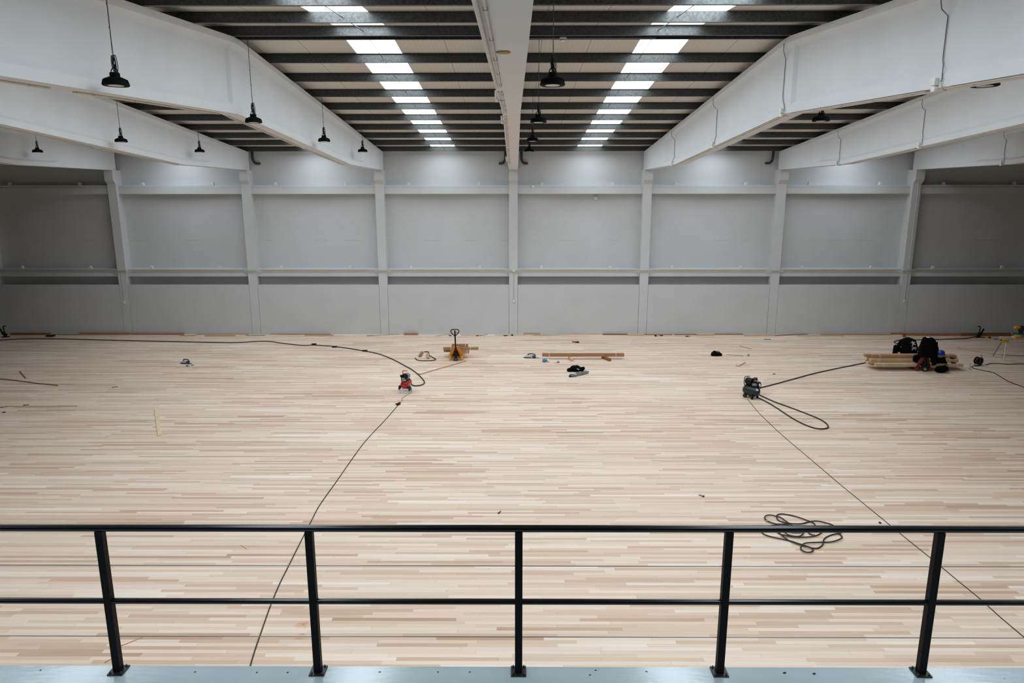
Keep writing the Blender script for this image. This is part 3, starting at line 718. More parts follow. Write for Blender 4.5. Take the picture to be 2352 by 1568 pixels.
def green_compressor():
    b = fl(1727, 915)
    t = thing('air_compressor', 'dark green air compressor with a black motor and handle', 'compressor', (b.x, b.y + .1, 0), 0)
    a = math.radians(-52)            # tank axis runs back-left to front-right
    A = Matrix.Translation((0, 0, .235)) @ rot('Z', a) @ rot('Y', PI / 2)
    L = .2
    MB().lathe([(.0, -L - .09), (.06, -L - .083), (.12, -L - .05), (.15, -L), (.162, -L + .05), (.162, L - .05), (.15, L), (.12, L + .05), (.06, L + .083), (.0, L + .09)], 28, A).build('tank', M_TEAL, t, smooth=50)
    U = rot('Z', a)
    f = MB().add([(L + .06, -.11, .3), (L + .085, -.04, .3), (L + .06, -.04, .36), (L + .035, -.11, .36), (L + .045, -.11, .297), (L + .07, -.04, .297), (L + .045, -.04, .357), (L + .02, -.11, .357)], [(0, 1, 2, 3), (7, 6, 5, 4), (0, 4, 5, 1), (1, 5, 6, 2), (2, 6, 7, 3), (3, 7, 4, 0)], U)
    f.build('rating_label', M_WHITEP, t)
    m = MB(); m.box(L - .08, L - .04, -.16, .16, .07, .12, U); m.box(-L + .05, -L + .09, -.12, .12, .06, .12, U); m.box(L - .09, L - .03, -.17, -.12, 0, .13, U); m.box(L - .09, L - .03, .12, .17, 0, .13, U)
    m.build('foot_bracket', M_BLK, t, bevel=.004)
    for s in (-1, 1):
        w = MB().lathe([(.02, -.02), (.062, -.022), (.07, -.012), (.07, .012), (.062, .022), (.02, .02)], 18, U @ Matrix.Translation((-L + .07, s * .14, .07)) @ rot('X', PI / 2)).build('wheel', M_RUBBER, t, smooth=45)
        MB().lathe([(.0, -.025), (.025, -.025), (.025, .025), (.0, .025)], 12, U @ Matrix.Translation((-L + .07, s * .14, .07)) @ rot('X', PI / 2)).build('hub', M_DKGREY, w, smooth=45)
    MB().box(-L + .02, L - .02, -.09, .09, .395, .42, U).build('motor_plate', M_BLK, t)
    MB().lathe([(.0, -.13), (.1, -.12), (.115, -.09), (.115, .07), (.1, .1), (.0, .11)], 24, Matrix.Translation((-.05, .06, .53)) @ rot('Z', a) @ rot('Y', PI / 2)).build('motor', M_BLK, t, smooth=45)
    h = MB(); h.lathe([(.0, 0), (.075, 0), (.085, .012), (.085, .09), (.07, .11), (.0, .115)], 20, Matrix.Translation((.07, -.06, .395)))
    for i in range(4): h.lathe([(.06, .0), (.092, .0), (.092, .008), (.06, .008)], 20, Matrix.Translation((.07, -.06, .41 + .022 * i)))
    h.build('pump_cylinder', M_ALU, t, smooth=45)
    MB().box(-.005, .15, -.13, .01, .51, .555).build('cylinder_head', M_BLK, t, bevel=.01)
    MB().lathe([(.0, 0), (.045, 0), (.055, .015), (.055, .1), (.04, .12), (.0, .12)], 16, Matrix.Translation((.03, -.03, .63)) @ rot('Y', PI / 2)).build('air_filter', M_DKGREY, t, smooth=45)
    MB().box(.15, .2, -.16, -.06, .36, .44).build('pressure_switch', M_BLK, t, bevel=.008)
    m = MB(); m.tube(smooth_path([(-.17, .1, .36), (-.215, .1, .45), (-.215, .1, .6), (-.205, .1, .655), (-.16, .1, .68), (-.04, .1, .68)], 5), .013, 10); m.build('handle', M_BLK, t, smooth=60)
    c = MB()
    for i in range(3):
        r = .085 - .012 * i
        c.tube([(.2 + r * .75 * math.cos(2 * PI * j / 20), -.1 - .02 * i, .45 + r * 1.2 * math.sin(2 * PI * j / 20)) for j in range(20)], .01, 6, closed=True)
    c.build('coiled_cord', M_BLK, t, smooth=180)
    m = MB(); m.tube(smooth_path([(.12, -.02, .53), (.17, .0, .58), (.21, -.02, .52), (.2, -.06, .44)], 5), .01, 8); m.build('delivery_pipe', M_ALU, t, smooth=60)
green_compressor()

# ------------------------------------------------------------------ pallet trucks
def pallet_truck(label, loc, rz, paint, steer, handle, fz=.2):
    t = thing('pallet_truck', label, 'pallet truck', loc, rz)
    for s in (-1, 1):
        f = MB(); f.box(s * .19 - .08, s * .19 + .08, .28, 1.3, fz - .06, fz); f.box(s * .19 - .08, s * .19 - .07, .28, 1.3, fz - .09, fz - .05); f.box(s * .19 + .07, s * .19 + .08, .28, 1.3, fz - .09, fz - .05)
        fo = f.build('fork', paint, t, bevel=.006)
        MB().lathe([(.0, -.05), (.038, -.05), (.04, -.045), (.04, .045), (.038, .05), (.0, .05)], 16, Matrix.Translation((s * .19, 1.15, .04)) @ rot('Y', PI / 2)).build('load_roller', M_BLK, fo, smooth=45)
    # A-shaped chassis: two sloping cheeks, cross plates and shoulders
    c = MB()
    for s in (-1, 1):
        c.add([(s * .0, .02, .56), (s * .0, .14, .56), (s * .17, .3, fz - .04), (s * .17, .12, fz - .04), (s * .095, .02, .56), (s * .095, .14, .56), (s * .285, .3, fz - .02), (s * .285, .12, fz - .02)],
              [(0, 1, 2, 3), (7, 6, 5, 4), (0, 4, 5, 1), (1, 5, 6, 2), (2, 6, 7, 3), (3, 7, 4, 0)])
        c.box(min(s * .1, s * .27), max(s * .1, s * .27), .18, .34, fz - .1, fz)
    c.box(-.1, .1, .03, .15, .5, .57)
    c.add([(-.06, .16, .53), (.06, .16, .53), (.25, .24, fz), (-.25, .24, fz), (-.06, .18, .53), (.06, .18, .53), (.25, .27, fz), (-.25, .27, fz)], [(0, 1, 2, 3), (7, 6, 5, 4), (0, 4, 5, 1), (1, 5, 6, 2), (2, 6, 7, 3), (3, 7, 4, 0)])
    c.build('chassis', paint, t, bevel=.004)
    for s in (-1, 1):
        MB().box(s * .235 - .055, s * .235 + .055, .05, .17, fz - .13, fz - .02).build('shoulder', M_YELLOW if paint is M_ORANGE else paint, t, bevel=.015)
    p = MB(); p.lathe([(.055, .16), (.055, .42), (.04, .45), (.03, .56), (.0, .56)], 18, Matrix.Translation((0, .04, 0))); p.box(-.13, .13, .0, .09, .2, .27); p.cyl((.06, .02, .24), (.06, .02, .4), .018, 10)
    p.build('hydraulic_pump', M_BLK, t, smooth=45)
    Wm = Matrix.Translation((0, .04, .095)) @ rot('Z', steer)
    for s in (-1, 1):
        w = MB().lathe([(.03, -.025), (.085, -.027), (.095, -.018), (.095, .018), (.085, .027), (.03, .025)], 22, Wm @ Matrix.Translation((s * .052, 0, 0)) @ rot('Y', PI / 2)).build('steering_wheel', M_RUBBER if paint is M_DKRED else mat('red_polyurethane', (70, 34, 30), .6), t, smooth=45)
        MB().lathe([(.0, -.03), (.048, -.03), (.05, -.026), (.05, .026), (.048, .03), (.0, .03)], 16, Wm @ Matrix.Translation((s * .052, 0, 0)) @ rot('Y', PI / 2)).build('hub', M_ALU, w, smooth=45)
    MB().box(-.03, .03, -.045, .045, .085, .2, Matrix.Translation((0, .04, 0)) @ rot('Z', steer)).build('fork_head', M_BLK, t, bevel=.006)
    if handle:
        h = MB()
        h.tube([(.0, .03, .44), (-.01, .015, .8), (-.022, .0, 1.22)], .029, 12)
        loop = smooth_path([(-.022, 0, 1.005), (-.1, 0, 1.07), (-.165, 0, 1.15), (-.175, 0, 1.2), (-.155, 0, 1.245), (-.11, 0, 1.262), (-.02, 0, 1.264), (.07, 0, 1.262), (.115, 0, 1.245), (.135, 0, 1.2), (.125, 0, 1.15), (.06, 0, 1.07), (-.022, 0, 1.005)], 5)
        h.tube(loop, .02, 10)
        ho = h.build('handle', M_BLK, t, smooth=60)
        MB().add([(.0, -.015, 1.14), (.06, -.015, 1.12), (.09, -.015, 1.155), (.02, -.015, 1.17), (.0, .015, 1.14), (.06, .015, 1.12), (.09, .015, 1.155), (.02, .015, 1.17)], [(0, 1, 2, 3), (7, 6, 5, 4), (0, 4, 5, 1), (1, 5, 6, 2), (2, 6, 7, 3), (3, 7, 4, 0)]).build('control_lever', M_HANDRED, ho, bevel=.005)
    return t
b1 = fl(1047, 829)
pallet_truck('orange pallet truck with a tall black loop handle, carrying short plank bundles', (b1.x, b1.y + .02, 0), .02, M_ORANGE, 0.0, True)
b2 = fl(2124, 853)
pallet_truck('worn red pallet truck under the long plank pile', (b2.x, b2.y, 0), .04, M_DKRED, 1.35, True, fz=.15)

# ------------------------------------------------------------------ plank bundles
def bundle(x0, x1, y, z, w, h, label, tone, group=None, rows=(2, 3), straps=(.1, .9), rzz=0.0, name='plank_bundle'):
    cx = (x0 + x1) / 2; Ln = x1 - x0
    t = thing(name, label, 'plank bundle', (cx, y, z), rzz, group)
    for j in range(rows[1]):
        mb = MB()
        for i in range(rows[0]):
            dx = R.uniform(-.008, .008) * min(1, Ln)
            ww, hh = w / rows[0], h / rows[1]
            mb.box(-Ln / 2 + dx, Ln / 2 + dx, -w / 2 + i * ww + .001, -w / 2 + (i + 1) * ww - .001, j * hh, (j + 1) * hh - .0015)
        mb.build('plank_layer', M_WOODS[tone] if j % 2 == 0 or R.random() < .5 else M_WOODS[(tone + 2) % 5], t)
    for s in straps:
        x = -Ln / 2 + Ln * s
        m = MB(); e = .0035
        m.box(x - .009, x + .009, -w / 2 - e, w / 2 + e, h, h + e); m.box(x - .009, x + .009, -w / 2 - e, -w / 2, 0.0, h); m.box(x - .009, x + .009, w / 2, w / 2 + e, 0.0, h)
        m.build('strap', M_STRAP, t)
    return t
# on the orange truck
def xs(pxa, pxb, py, y, z):
    return on(pxa, py, 1, y).x, on(pxb, py, 1, y).x
yj = b1.y + .55
a, b = xs(1034, 1077.5, 810, yj, .2); bundle(a, b, yj, .2, .16, .115, 'lowest plank bundle on the orange pallet truck, just above its forks', 0)
a, b = xs(1020, 1058, 812, yj + .22, .2); bundle(a, b, yj + .26, .2, .16, .11, 'grey-brown plank bundle at the back left of the orange pallet truck', 4)
a, b = xs(1019, 1098.5, 803, yj + .08, .316); bundle(a, b, yj + .08, .321, .17, .11, 'longest plank bundle on the orange pallet truck, lying across the middle', 2, straps=(.22, .77))
a, b = xs(1038, 1075, 795, yj + .1, .43); bundle(a, b, yj + .1, .4355, .15, .115, 'topmost short plank bundle on the orange pallet truck', 0, straps=(.84,))
# single bundle across two blocks
pb = fl(1323, 830); y0 = fl(1314, 829).y
a = on(1245.5, 820, 1, y0 + .35).x; b = on(1433, 819, 1, y0 + .35).x
for px0, px1, lab, rz_ in ((1309.5, 1317, 'left wooden block under the long plank bundle', .06), (1396, 1406, 'right wooden block under the long plank bundle', .38)):
    p = fl((px0 + px1) / 2, 829.5)
    mb = MB(); mb.box(-.055, .055, 0, .6, 0, .11)
    o = mb.build('wood_block', M_WOODS[1 if rz_ < .2 else 3], None, bevel=.004); o.location = (p.x, p.y, 0); o.rotation_euler = (0, 0, rz_)
    tag(o, lab, 'wood block')
bundle(a, b, y0 + .36, .111, .15, .125, 'long strapped plank bundle resting on two wooden blocks', 0, straps=(.085, .9))

# the big pile on the red truck
yp = fl(2110, 842, .15).y + .07
Z1 = .152
def pile(px0, px1, pyl, i, z, tone, label, w=.15, h=.11, straps=(.09, .9)):
    y = yp + i * .158
    a = on(px0, pyl, 1, y - w / 2).x; b = on(px1, pyl, 1, y - w / 2).x
    bundle(a, b, y, z, w, h, label, tone, 'plank bundles piled on the red pallet truck', straps=straps)
pile(2012, 2213, 838, 0, Z1, 1, 'front bottom plank bundle of the pile on the red pallet truck', straps=(.085, .93))
pile(2002, 2203, 834, 1, Z1, 2, 'second plank bundle from the front in the bottom layer of the big pile')
pile(1994, 2196, 831, 2, Z1, 1, 'third plank bundle from the front in the bottom layer of the big pile')
pile(1992, 2195, 829, 3, Z1, 4, 'rearmost plank bundle in the bottom layer of the big pile')
pile(2001, 2202, 826, 1.7, Z1 + .1145, 1, 'front plank bundle in the second layer of the big pile')
pile(1996, 2199, 823, 2.75, Z1 + .1145, 0, 'rear plank bundle in the second layer of the big pile')
pile(2004, 2198, 819, 2.5, Z1 + .229, 0, 'top plank bundle of the big pile, right behind the black jacket')
pile(1987.5, 2193, 819, 3.55, Z1 + .229, 2, 'top rear plank bundle of the big pile, sticking out furthest left')
ZTOP = Z1 + .336

# ------------------------------------------------------------------ loose boards along the far wall
def board(x0, x1, yt, yb, tone, lab, cat='board', name='loose_board', m=None):
    """a board lying along the wall; pixel rows give its length and its top and bottom edges"""
    Ya = min(fl((x0 + x1) / 2, max(yb, 767.6)).y, D - .05)
    A = fl(x0, max(yb, 767.6)); Bp = on(x1, yb, 1, Ya)
    a = on(x0, yb, 1, Ya).x
    h = max(.018, (yb - yt) / 50.0 - .012)
    d = min(.09, D - Ya - .005)
    mb = MB(); mb.box(a, Bp.x, Ya, Ya + max(d, .03), 0, h)
    o = mb.build(name, m or M_WOODS[tone], loc=((a + Bp.x) / 2, Ya, 0), bevel=.002)
    return tag(o, lab, cat)
def strip(pa, pb, w, h, tone, lab, name='wood_strip', m=None, mid=None, cat='wood strip'):
    P = [fl(*pa)] + ([fl(*q) for q in (mid or [])]) + [fl(*pb)]
    vs = []; rings = []
    for i, p in enumerate(P):
        t = (P[min(i + 1, len(P) - 1)] - P[max(i - 1, 0)]).normalized(); s = Vector((-t.y, t.x, 0)) * w / 2
        rings.append([(p.x - s.x, p.y - s.y, 0), (p.x + s.x, p.y + s.y, 0), (p.x + s.x, p.y + s.y, h), (p.x - s.x, p.y - s.y, h)])
    o = MB().rings(rings).build(name, m or M_WOODS[tone], loc=(P[0].x, P[0].y, 0))
    return tag(o, lab, cat)
z1 = lambda x: 130 + x / 4.126
z2 = lambda x: 700 + x / 4.126
z3 = lambda x: 1270 + x / 4.126
z4 = lambda x: 1830 + x / 4.506
board(24, 114, 763.8, 769.4, 3, 'dark brown board at the wall foot right of the left floor nailer')
board(118, z1(210), 767.2, 769, 4, 'thin board at the wall foot between the black case and the tall brown board')
board(z1(211), z1(692), 763.3, 769, 0, 'thick brown board at the wall foot left of the third left column')
board(z1(706), z1(1205), 764.5, 769, 0, 'thick brown board at the wall foot right of the third left column')
board(z1(1165), z1(1312), 770.3, 771.4, 0, 'short thin strip lying in front of the thick brown board end', 'wood strip')
board(z1(1320), z1(1815), 766.8, 768.6, 2, 'long thin board at the wall foot left of the second left column')
board(z1(1400), z1(1690), 770.6, 771.8, 3, 'thin strip lying in front of the long thin board at the wall', 'wood strip')
board(z1(1790), z1(1972), 769.5, 770.8, 0, 'thin strip at the wall foot in front of the second left column', 'wood strip')
board(z1(2022), z2(245), 766.6, 768.4, 0, 'long thin board at the wall foot right of the second left column')
board(z2(0), z2(270), 769.2, 770.5, 0, 'thin strip running right from below the second left column', 'wood strip')
board(z2(130), z2(370), 771.2, 772.2, 1, 'pale thin strip further out from the wall, left of centre', 'wood strip')
strip((z2(600), 771.8), (z2(905), 767.2), .05, .02, 2, 'slanted strip touching the wall left of the short brown offcut')
strip((z2(590), 771.9), (z2(650), 770.9), .05, .03, 4, 'dark stub at the left end of the slanted strip')
board(z2(940), z2(1072), 764.4, 769.6, 0, 'short thick brown offcut at the wall foot left of the orange pallet truck')
strip((z2(1245), 772), (z2(1395), 767.3), .05, .02, 2, 'slanted strip at the wall just left of the loop handle')
board(z2(1480), z2(1700), 768.8, 770.2, 2, 'strip at the wall foot right of the loop handle', 'wood strip')
board(z2(1800), z2(2085), 768.2, 769.8, 1, 'pale board at the wall foot beside the central column')
board(z2(2075), z2(2232), 764.2, 768, 2, 'short board leaning at the wall foot right of the central column')
strip((z2(2170), 771), (z3(470), 767.2), .07, .045, 1, 'long pale board lying aslant at the wall right of the central column', cat='board', name='loose_board')
board(z3(474), z3(706), 766, 769.2, 3, 'dark brown board at the wall foot right of the long pale aslant board')
board(z3(708), z3(866), 766.2, 771.2, 1, 'pale board end standing out at the wall left of the first right column')
board(z3(868), z3(1135), 766.8, 769.5, 0, 'brown board at the wall foot under the first right column')
board(z3(1150), z3(1365), 767, 769.3, 3, 'brown board at the wall foot right of the first right column')
board(z3(1366), z3(1530), 766.2, 771.4, 1, 'pale thick board end between two brown boards at the wall')
board(z3(1532), z3(1805), 766.2, 769, 0, 'brown board at the wall foot left of the second right column')
board(z3(1815), z3(2098), 768, 772, 1, 'long pale board at the wall foot below the second right column')
strip((z3(2102), 771.3), (z4(160), 767.2), .05, .03, 3, 'slanted brown strip at the wall right of the second right column')
board(z4(5), z4(490), 770.6, 772, 2, 'thin strip lying out from the wall right of the second right column', 'wood strip')
board(z4(250), z4(978), 766.6, 769.6, 2, 'long thin board at the wall foot left of the crouching worker')
board(z4(976), z4(1108), 763.6, 768.6, 0, 'thick brown board end at the wall behind the crouching worker')
board(z4(1112), z4(1700), 764.3, 770.8, 0, 'long thick brown board at the wall behind the black jacket')
board(z4(1702), 2346, 763.8, 771.6, 3, 'long dark brown board at the wall behind the right floor nailer')
board(z4(1102), z4(1128), 765.5, 773.5, 3, 'short upright board end at the wall above the crouching worker')

# loose pieces on the open floor
pa, pb_ = fl(357.5, 939), fl(367, 1000.5)
strip((358.8, 938.5), (367.2, 1001), .1, .026, 0, 'pale plank lying by itself on the left part of the floor', 'loose_plank', M_PLANK, cat='plank')
strip((966, 860), (1070.5, 829.5), .035, .03, 2, 'long brown lath between the red compressor and the orange pallet truck', mid=[(1020, 844.2)])
strip((958.5, 859.0), (964.5, 860.1), .035, .03, 0, 'bent tip lying at the left end of the long brown lath')
strip((45.5, 853), (59.5, 869), .035, .025, 0, 'short brown strip lying at the left edge, set at a steep angle')
strip((59, 869.4), (66, 868.3), .03, .02, 2, 'tiny offcut at the foot of the steep brown strip')
strip((-20, 869), (133, 885.6), .03, .028, 3, 'long curved dark lath at the left edge of the floor', mid=[(30, 873.5), (90, 881.5)])
strip((-12, 935.8), (17, 933.5), .03, .02, 3, 'dark strip end at the far left edge below the curved lath', mid=[(8, 935.8)])
strip((17.5, 932.9), (178, 932.6), .02, .015, 2, 'very thin strip running right from the far left edge')
strip((1698.6, 794.6), (1726.5, 801.5), .03, .025, 2, 'bent thin strip far right of the black fabric heap', mid=[(1720.4, 801)])
strip((1668.7, 815), (1708, 817.8), .03, .025, 2, 'straight thin strip just right of the black fabric heap')
strip((1691, 840.6), (1711.6, 833), .035, .03, 2, 'short bent strip on the floor above the green compressor', mid=[(1696.6, 841.7)])
strip((552, 1251.5), (567.5, 1261.5), .006, .004, 3, 'thin dark splinter under the top rail left of the extension cable')
strip((254, 1489.5), (328, 1463), .012, .008, 2, 'thin splinter passing behind the leftmost railing post', mid=[(290, 1479)])
strip((240, 1522), (260, 1511), .01, .006, 4, 'short splinter near the foot of the leftmost railing post')
strip((2200, 800), (2300, 815), .05, .012, 2, 'long thin reddish lath lying behind the cable reel', mid=[(2250, 809)])
strip((2300, 815.5), (2365, 818), .05, .02, 4, 'grey-brown lath leading to the right edge behind the cable reel')
p = fl(1647, 807)
for px, py, L_, a_, lab, m in ((1647, 806.5, .1, 0, 'small wood chip just above the black fabric heap', M_WOODS[4]), (60, 930.5, .08, .3, 'small brown chip on the very thin strip at far left', M_WOODS[3]), (9, 947, .04, 0, 'tiny dark chip near the far left edge', M_BLK), (264, 889, .09, .6, 'small dark chip right of the curved lath', M_WOODS[4]), (1778, 859, .04, 0, 'tiny dark chip above the stretched air hose', M_BLK), (2021, 1201, .02, 0, 'tiny dark chip on the floor above the right part of the top rail', M_BLK), (1763, 779.5, .15, 0, 'dark thin bar on the floor near the second right column', M_DKGREY)):
    q = fl(px, py)
    o = MB().box(-L_, L_, -.025, .025, 0, .02).build('wood_chip', m, bevel=.004); o.location = (q.x, q.y, 0); o.rotation_euler = (0, 0, a_)
    tag(o, lab, 'chip')
# two wood offcuts by the olive hose
for px0, py0, px1, py1, lab, tn in ((964.5, 820, 973.5, 803.5, 'left dark wood offcut inside the olive hose curl', 4), (983.5, 824.5, 981, 809, 'right pale wood offcut inside the olive hose curl', 2)):
    a_, b_ = fl(px0, py0), fl(px1, py1)
    d = b_ - a_; L_ = min(d.length, .75)
    o = MB().box(-.055, .055, 0, L_, 0, .07).build('wood_offcut', M_WOODS[tn], bevel=.006)
    o.location = (a_.x, a_.y, 0); o.rotation_euler = (0, 0, math.atan2(-d.x, d.y)); tag(o, lab, 'wood offcut')

# ------------------------------------------------------------------ fabric: jackets, bags, heap
def lumpy(mb_pts, seed, amp, freq):
    return [tuple(Vector(p) + noise.noise_vector(Vector(p) * freq + Vector((seed, 0, 0))) * amp) for p in mb_pts]
def blob(parts, seed, amp=.03, freq=6, n=20):
    mb = MB()
    for c, r in parts: mb.ball(c, r, n)
    mb.v = [(x, y, max(z, .0)) for x, y, z in lumpy(mb.v, seed, amp, freq)]
    return mb
q = fl(1646, 818)
t = thing('fabric_heap', 'black fabric heap lying on the floor near the thin strips', 'fabric', (q.x, q.y + .12, 0))
blob([((0, 0, .07), (.2, .14, .1)), ((.12, -.02, .05), (.13, .1, .06)), ((-.12, -.03, .05), (.1, .1, .06)), ((-.05, .05, .14), (.08, .07, .07))], 3, .035, 9).build('cloth', M_CLOTH, t, smooth=180)
blob([((.2, -.02, .035), (.05, .04, .035))], 4, .015, 14).build('sleeve', M_CLOTH, t, smooth=180)

q = fl(1326, 861)
t = thing('fabric_bag', 'black fabric bag lying behind the grey folded bag', 'bag', (q.x, q.y + .55, 0))
blob([((-.02, 0, .1), (.22, .16, .12)), ((-.24, -.05, .06), (.1, .1, .07)), ((.2, .02, .07), (.12, .1, .08))], 11, .03, 8).build('body', M_CLOTH, t, smooth=180)
MB().tube(smooth_path([(.02, -.16, .14), (.06, -.19, .12), (.1, -.17, .1), (.07, -.16, .13)], 4), .012, 6).build('buckle', M_FILM, t, smooth=180)
m = MB(); m.tube(smooth_path([(.2, .0, .12), (.28, -.03, .17), (.32, .0, .1)], 4), .018, 6); m.build('strap', M_CLOTH, t, smooth=180)
a_, b_ = fl(1306, 866), fl(1352, 855)
t = thing('folded_bag', 'grey folded bag lying slantwise in front of the black bag', 'bag', ((a_.x + b_.x) / 2, (a_.y + b_.y) / 2, 0), math.atan2(b_.y - a_.y, b_.x - a_.x))
mb = MB(); rg = []
for i in range(9):
    u = -.42 + .84 * i / 8; w = .13 if i not in (0, 8) else .09; h = .05 + .02 * math.sin(i * 1.7)
    rg.append([(u, -w, .0), (u, w, .0), (u, w * .95, h), (u, 0, h + .015), (u, -w * .95, h * .8)])
mb.rings(rg); mb.build('body', M_GREYCLOTH, t, smooth=50)
MB().box(-.24, -.17, -.07, .0, .055, .072).build('label_patch', M_PRINT, t)
MB().ball((-.46, -.02, .03), (.05, .05, .03), 12).build('end_cap', M_BLK, t, smooth=180)
m = MB(); m.tube([(.4, .02, .05), (.5, .05, .03), (.56, .02, .02)], .014, 6); m.build('drawstring', M_DKGREY, t, smooth=180)

# jacket draped over the red truck's handle
jx = on(2132, 800, 1, b2.y).x
t = thing('draped_jacket', "black jacket draped over the red pallet truck's handle", 'jacket', (jx, b2.y + .03, .56))
mb = MB(); rg = []
prof = [(.74, .10, .05, -.05), (.715, .16, .085, -.045), (.67, .215, .11, -.02), (.58, .25, .13, .0), (.46, .275, .14, .0), (.34, .29, .15, -.01), (.2, .29, .16, -.01), (.1, .30, .17, -.01), (.03, .31, .17, 0), (.0, .29, .15, 0)]
for z, rx, ry, ox in prof:
    ring = []
    for i in range(36):
        a = 2 * PI * i / 36
        f = 1 + (.085 * math.sin(a * 5 + z * 4) + .05 * math.sin(a * 11 - z * 6)) * (.85 - z)
        ring.append((ox + rx * f * math.copysign(abs(math.cos(a)) ** .8, math.cos(a)), ry * f * math.copysign(abs(math.sin(a)) ** .8, math.sin(a)), z))
    rg.append(ring)
mb.rings(rg); mb.build('body', M_CLOTH, t, smooth=180)
m = MB(); m.ball((-.055, -.035, .728), (.085, .05, .02), 16)
m.build('white_lining', M_PRINT, t, smooth=180)
m = MB(); m.tube(smooth_path([(.25, -.02, .55), (.285, -.06, .4), (.3, -.08, .2), (.28, -.1, -.02)], 5), [.05 + .012 * math.sin(i) for i in range(16)], 12); m.build('sleeve', M_CLOTH, t, smooth=180)
m = MB(); m.tube(smooth_path([(.02, -.1, .3), (.07, -.17, .1), (.13, -.19, -.08), (.2, -.17, -.24)], 5), [.085 + .012 * math.sin(i * 1.3) for i in range(16)], 12); m.build('sleeve', M_CLOTH, t, smooth=180)

# black bags, blue helmet and gloves round the jacket
yb_ = yp - .02
def on_pile(px, py, y): return on(px, py, 1, y)
P = on_pile(2103, 829, yp + .1)
t = thing('tool_bag', 'round black bag on the plank pile left of the draped jacket', 'bag', (P.x, yp + .05, Z1 + .1145))
blob([((0, 0, .17), (.15, .1, .16)), ((.1, .0, .12), (.14, .09, .12))], 21, .02, 7).build('body', M_CLOTH, t, smooth=180)
MB().tube(smooth_path([(-.06, -.05, .32), (0, -.09, .345), (.06, -.06, .32)], 4), .012, 6).build('handle', M_DKGREY, t, smooth=180)
P = on_pile(2160, 834, yp)
t = thing('tool_bag', 'low black bag on the plank pile right of the draped jacket', 'bag', (P.x, yp + .05, Z1 + .1145))
blob([((-.08, 0, .1), (.2, .1, .12)), ((.1, -.02, .1), (.1, .09, .14)), ((.17, -.05, .02), (.06, .06, .08))], 27, .02, 7).build('body', M_CLOTH, t, smooth=180)
MB().tube(smooth_path([(.0, -.1, .2), (.06, -.14, .26), (.12, -.1, .2)], 4), .014, 6).build('handle', M_CLOTH, t, smooth=180)
P = on_pile(2162, 822, yp + .4)
t = thing('helmet', 'glossy blue helmet between black bags on the plank pile', 'helmet', (P.x, yp + .47, Z1 + .229 + .112))
MB().rings([[((.15 * c) * math.cos(2 * PI * i / 24), (.12 * c) * math.sin(2 * PI * i / 24), z) for i in range(24)] for c, z in ((.99, .0), (1, .03), (.95, .08), (.8, .125), (.55, .155), (.25, .168), (.02, .172))]).build('shell', M_BLUE, t, smooth=180)
MB().lathe([(.125, .0), (.165, .0), (.168, .012), (.13, .02)], 24, Matrix.Diagonal((1, .85, 1, 1))).build('brim', M_BLUE, t, smooth=60)
m = MB(); m.tube(smooth_path([(-.15, -.04, .01), (-.19, -.05, .09), (-.21, -.03, .15), (-.18, .0, .17)], 4), .02, 8); m.build('ear_muff', M_BLK, t, smooth=180)
MB().box(-.235, -.18, -.075, -.04, -.0, .04).build('tag', M_PRINT, t)
for px, py, lab, s in ((2185, 826, 'rear black glove on the right end of the plank pile', 5), (2187, 834, 'front black glove on the right end of the plank pile', 9)):
    y = yp + (.24 if s == 5 else .0); z = Z1 + .2285 if s == 5 else Z1 + .1145
    P = on(px, py, 1, y)
    t = thing('work_glove', lab, 'glove', (P.x, y, z))
    blob([((0, 0, .025), (.06, .04, .022))], s, .008, 20).build('palm', M_CLOTH, t, smooth=180)
    for f in range(4):
        MB().tube([(.04, -.03 + f * .02, .022), (.085, -.036 + f * .024, .02), (.12, -.034 + f * .024, .012)], [.012, .011, .008], 8).build('finger', M_CLOTH, t, smooth=180)
P = fl(2166, 857)
t = thing('tool_bag', 'black bag on the floor in front of the right end of the plank pile', 'bag', (P.x, P.y + .12, 0))
blob([((0, 0, .12), (.24, .15, .13)), ((.1, 0, .17), (.12, .1, .1)), ((-.1, 0, .09), (.13, .13, .1))], 33, .028, 8).build('body', M_CLOTH, t, smooth=180)
for i in range(3):
    m = MB(); m.tube(smooth_path([(.08 + .03 * i, -.13, .06), (.15 + .03 * i, -.15, .1), (.19 + .02 * i, -.12, .17), (.16 + .02 * i, -.06, .24)], 4), .007, 6); m.build('cord', M_DKGREY, t, smooth=180)
m = MB(); m.tube(smooth_path([(.05, 0, .25), (.14, .0, .3), (.22, 0, .26)], 4), .014, 6); m.build('handle', M_CLOTH, t, smooth=180)

# ------------------------------------------------------------------ crouching worker
def remesh(mb, vox=.016, it=4):
    """fuse overlapping volumes into one continuous skin"""
    me = bpy.data.meshes.new('tmp'); me.from_pydata(mb.v, [], mb.f)
    bm = bmesh.new(); bm.from_mesh(me); bmesh.ops.recalc_face_normals(bm, faces=bm.faces); bm.to_mesh(me); bm.free()
    o = bpy.data.objects.new('tmp', me); COL.objects.link(o)
    rm = o.modifiers.new('r', 'REMESH'); rm.mode = 'VOXEL'; rm.voxel_size = vox
    sm = o.modifiers.new('m', 'SMOOTH'); sm.iterations = it; sm.factor = .5
    dg = bpy.context.evaluated_depsgraph_get(); dg.update()
    out = bpy.data.meshes.new_from_object(o.evaluated_get(dg))
    bpy.data.objects.remove(o); bpy.data.meshes.remove(me)
    return out
def limb(mb, pts, rs):
    mb.tube(smooth_path(pts, 3), [rs[0] + 0] if len(pts) == 1 else [rs[min(i // 3, len(rs) - 1)] * (1 - (i % 3) / 3) + rs[min(i // 3 + 1, len(rs) - 1)] * ((i % 3) / 3) for i in range(3 * (len(pts) - 1) + 1)], 14)
    for p, r_ in zip(pts, rs): mb.ball(p, r_ * .99, 12)
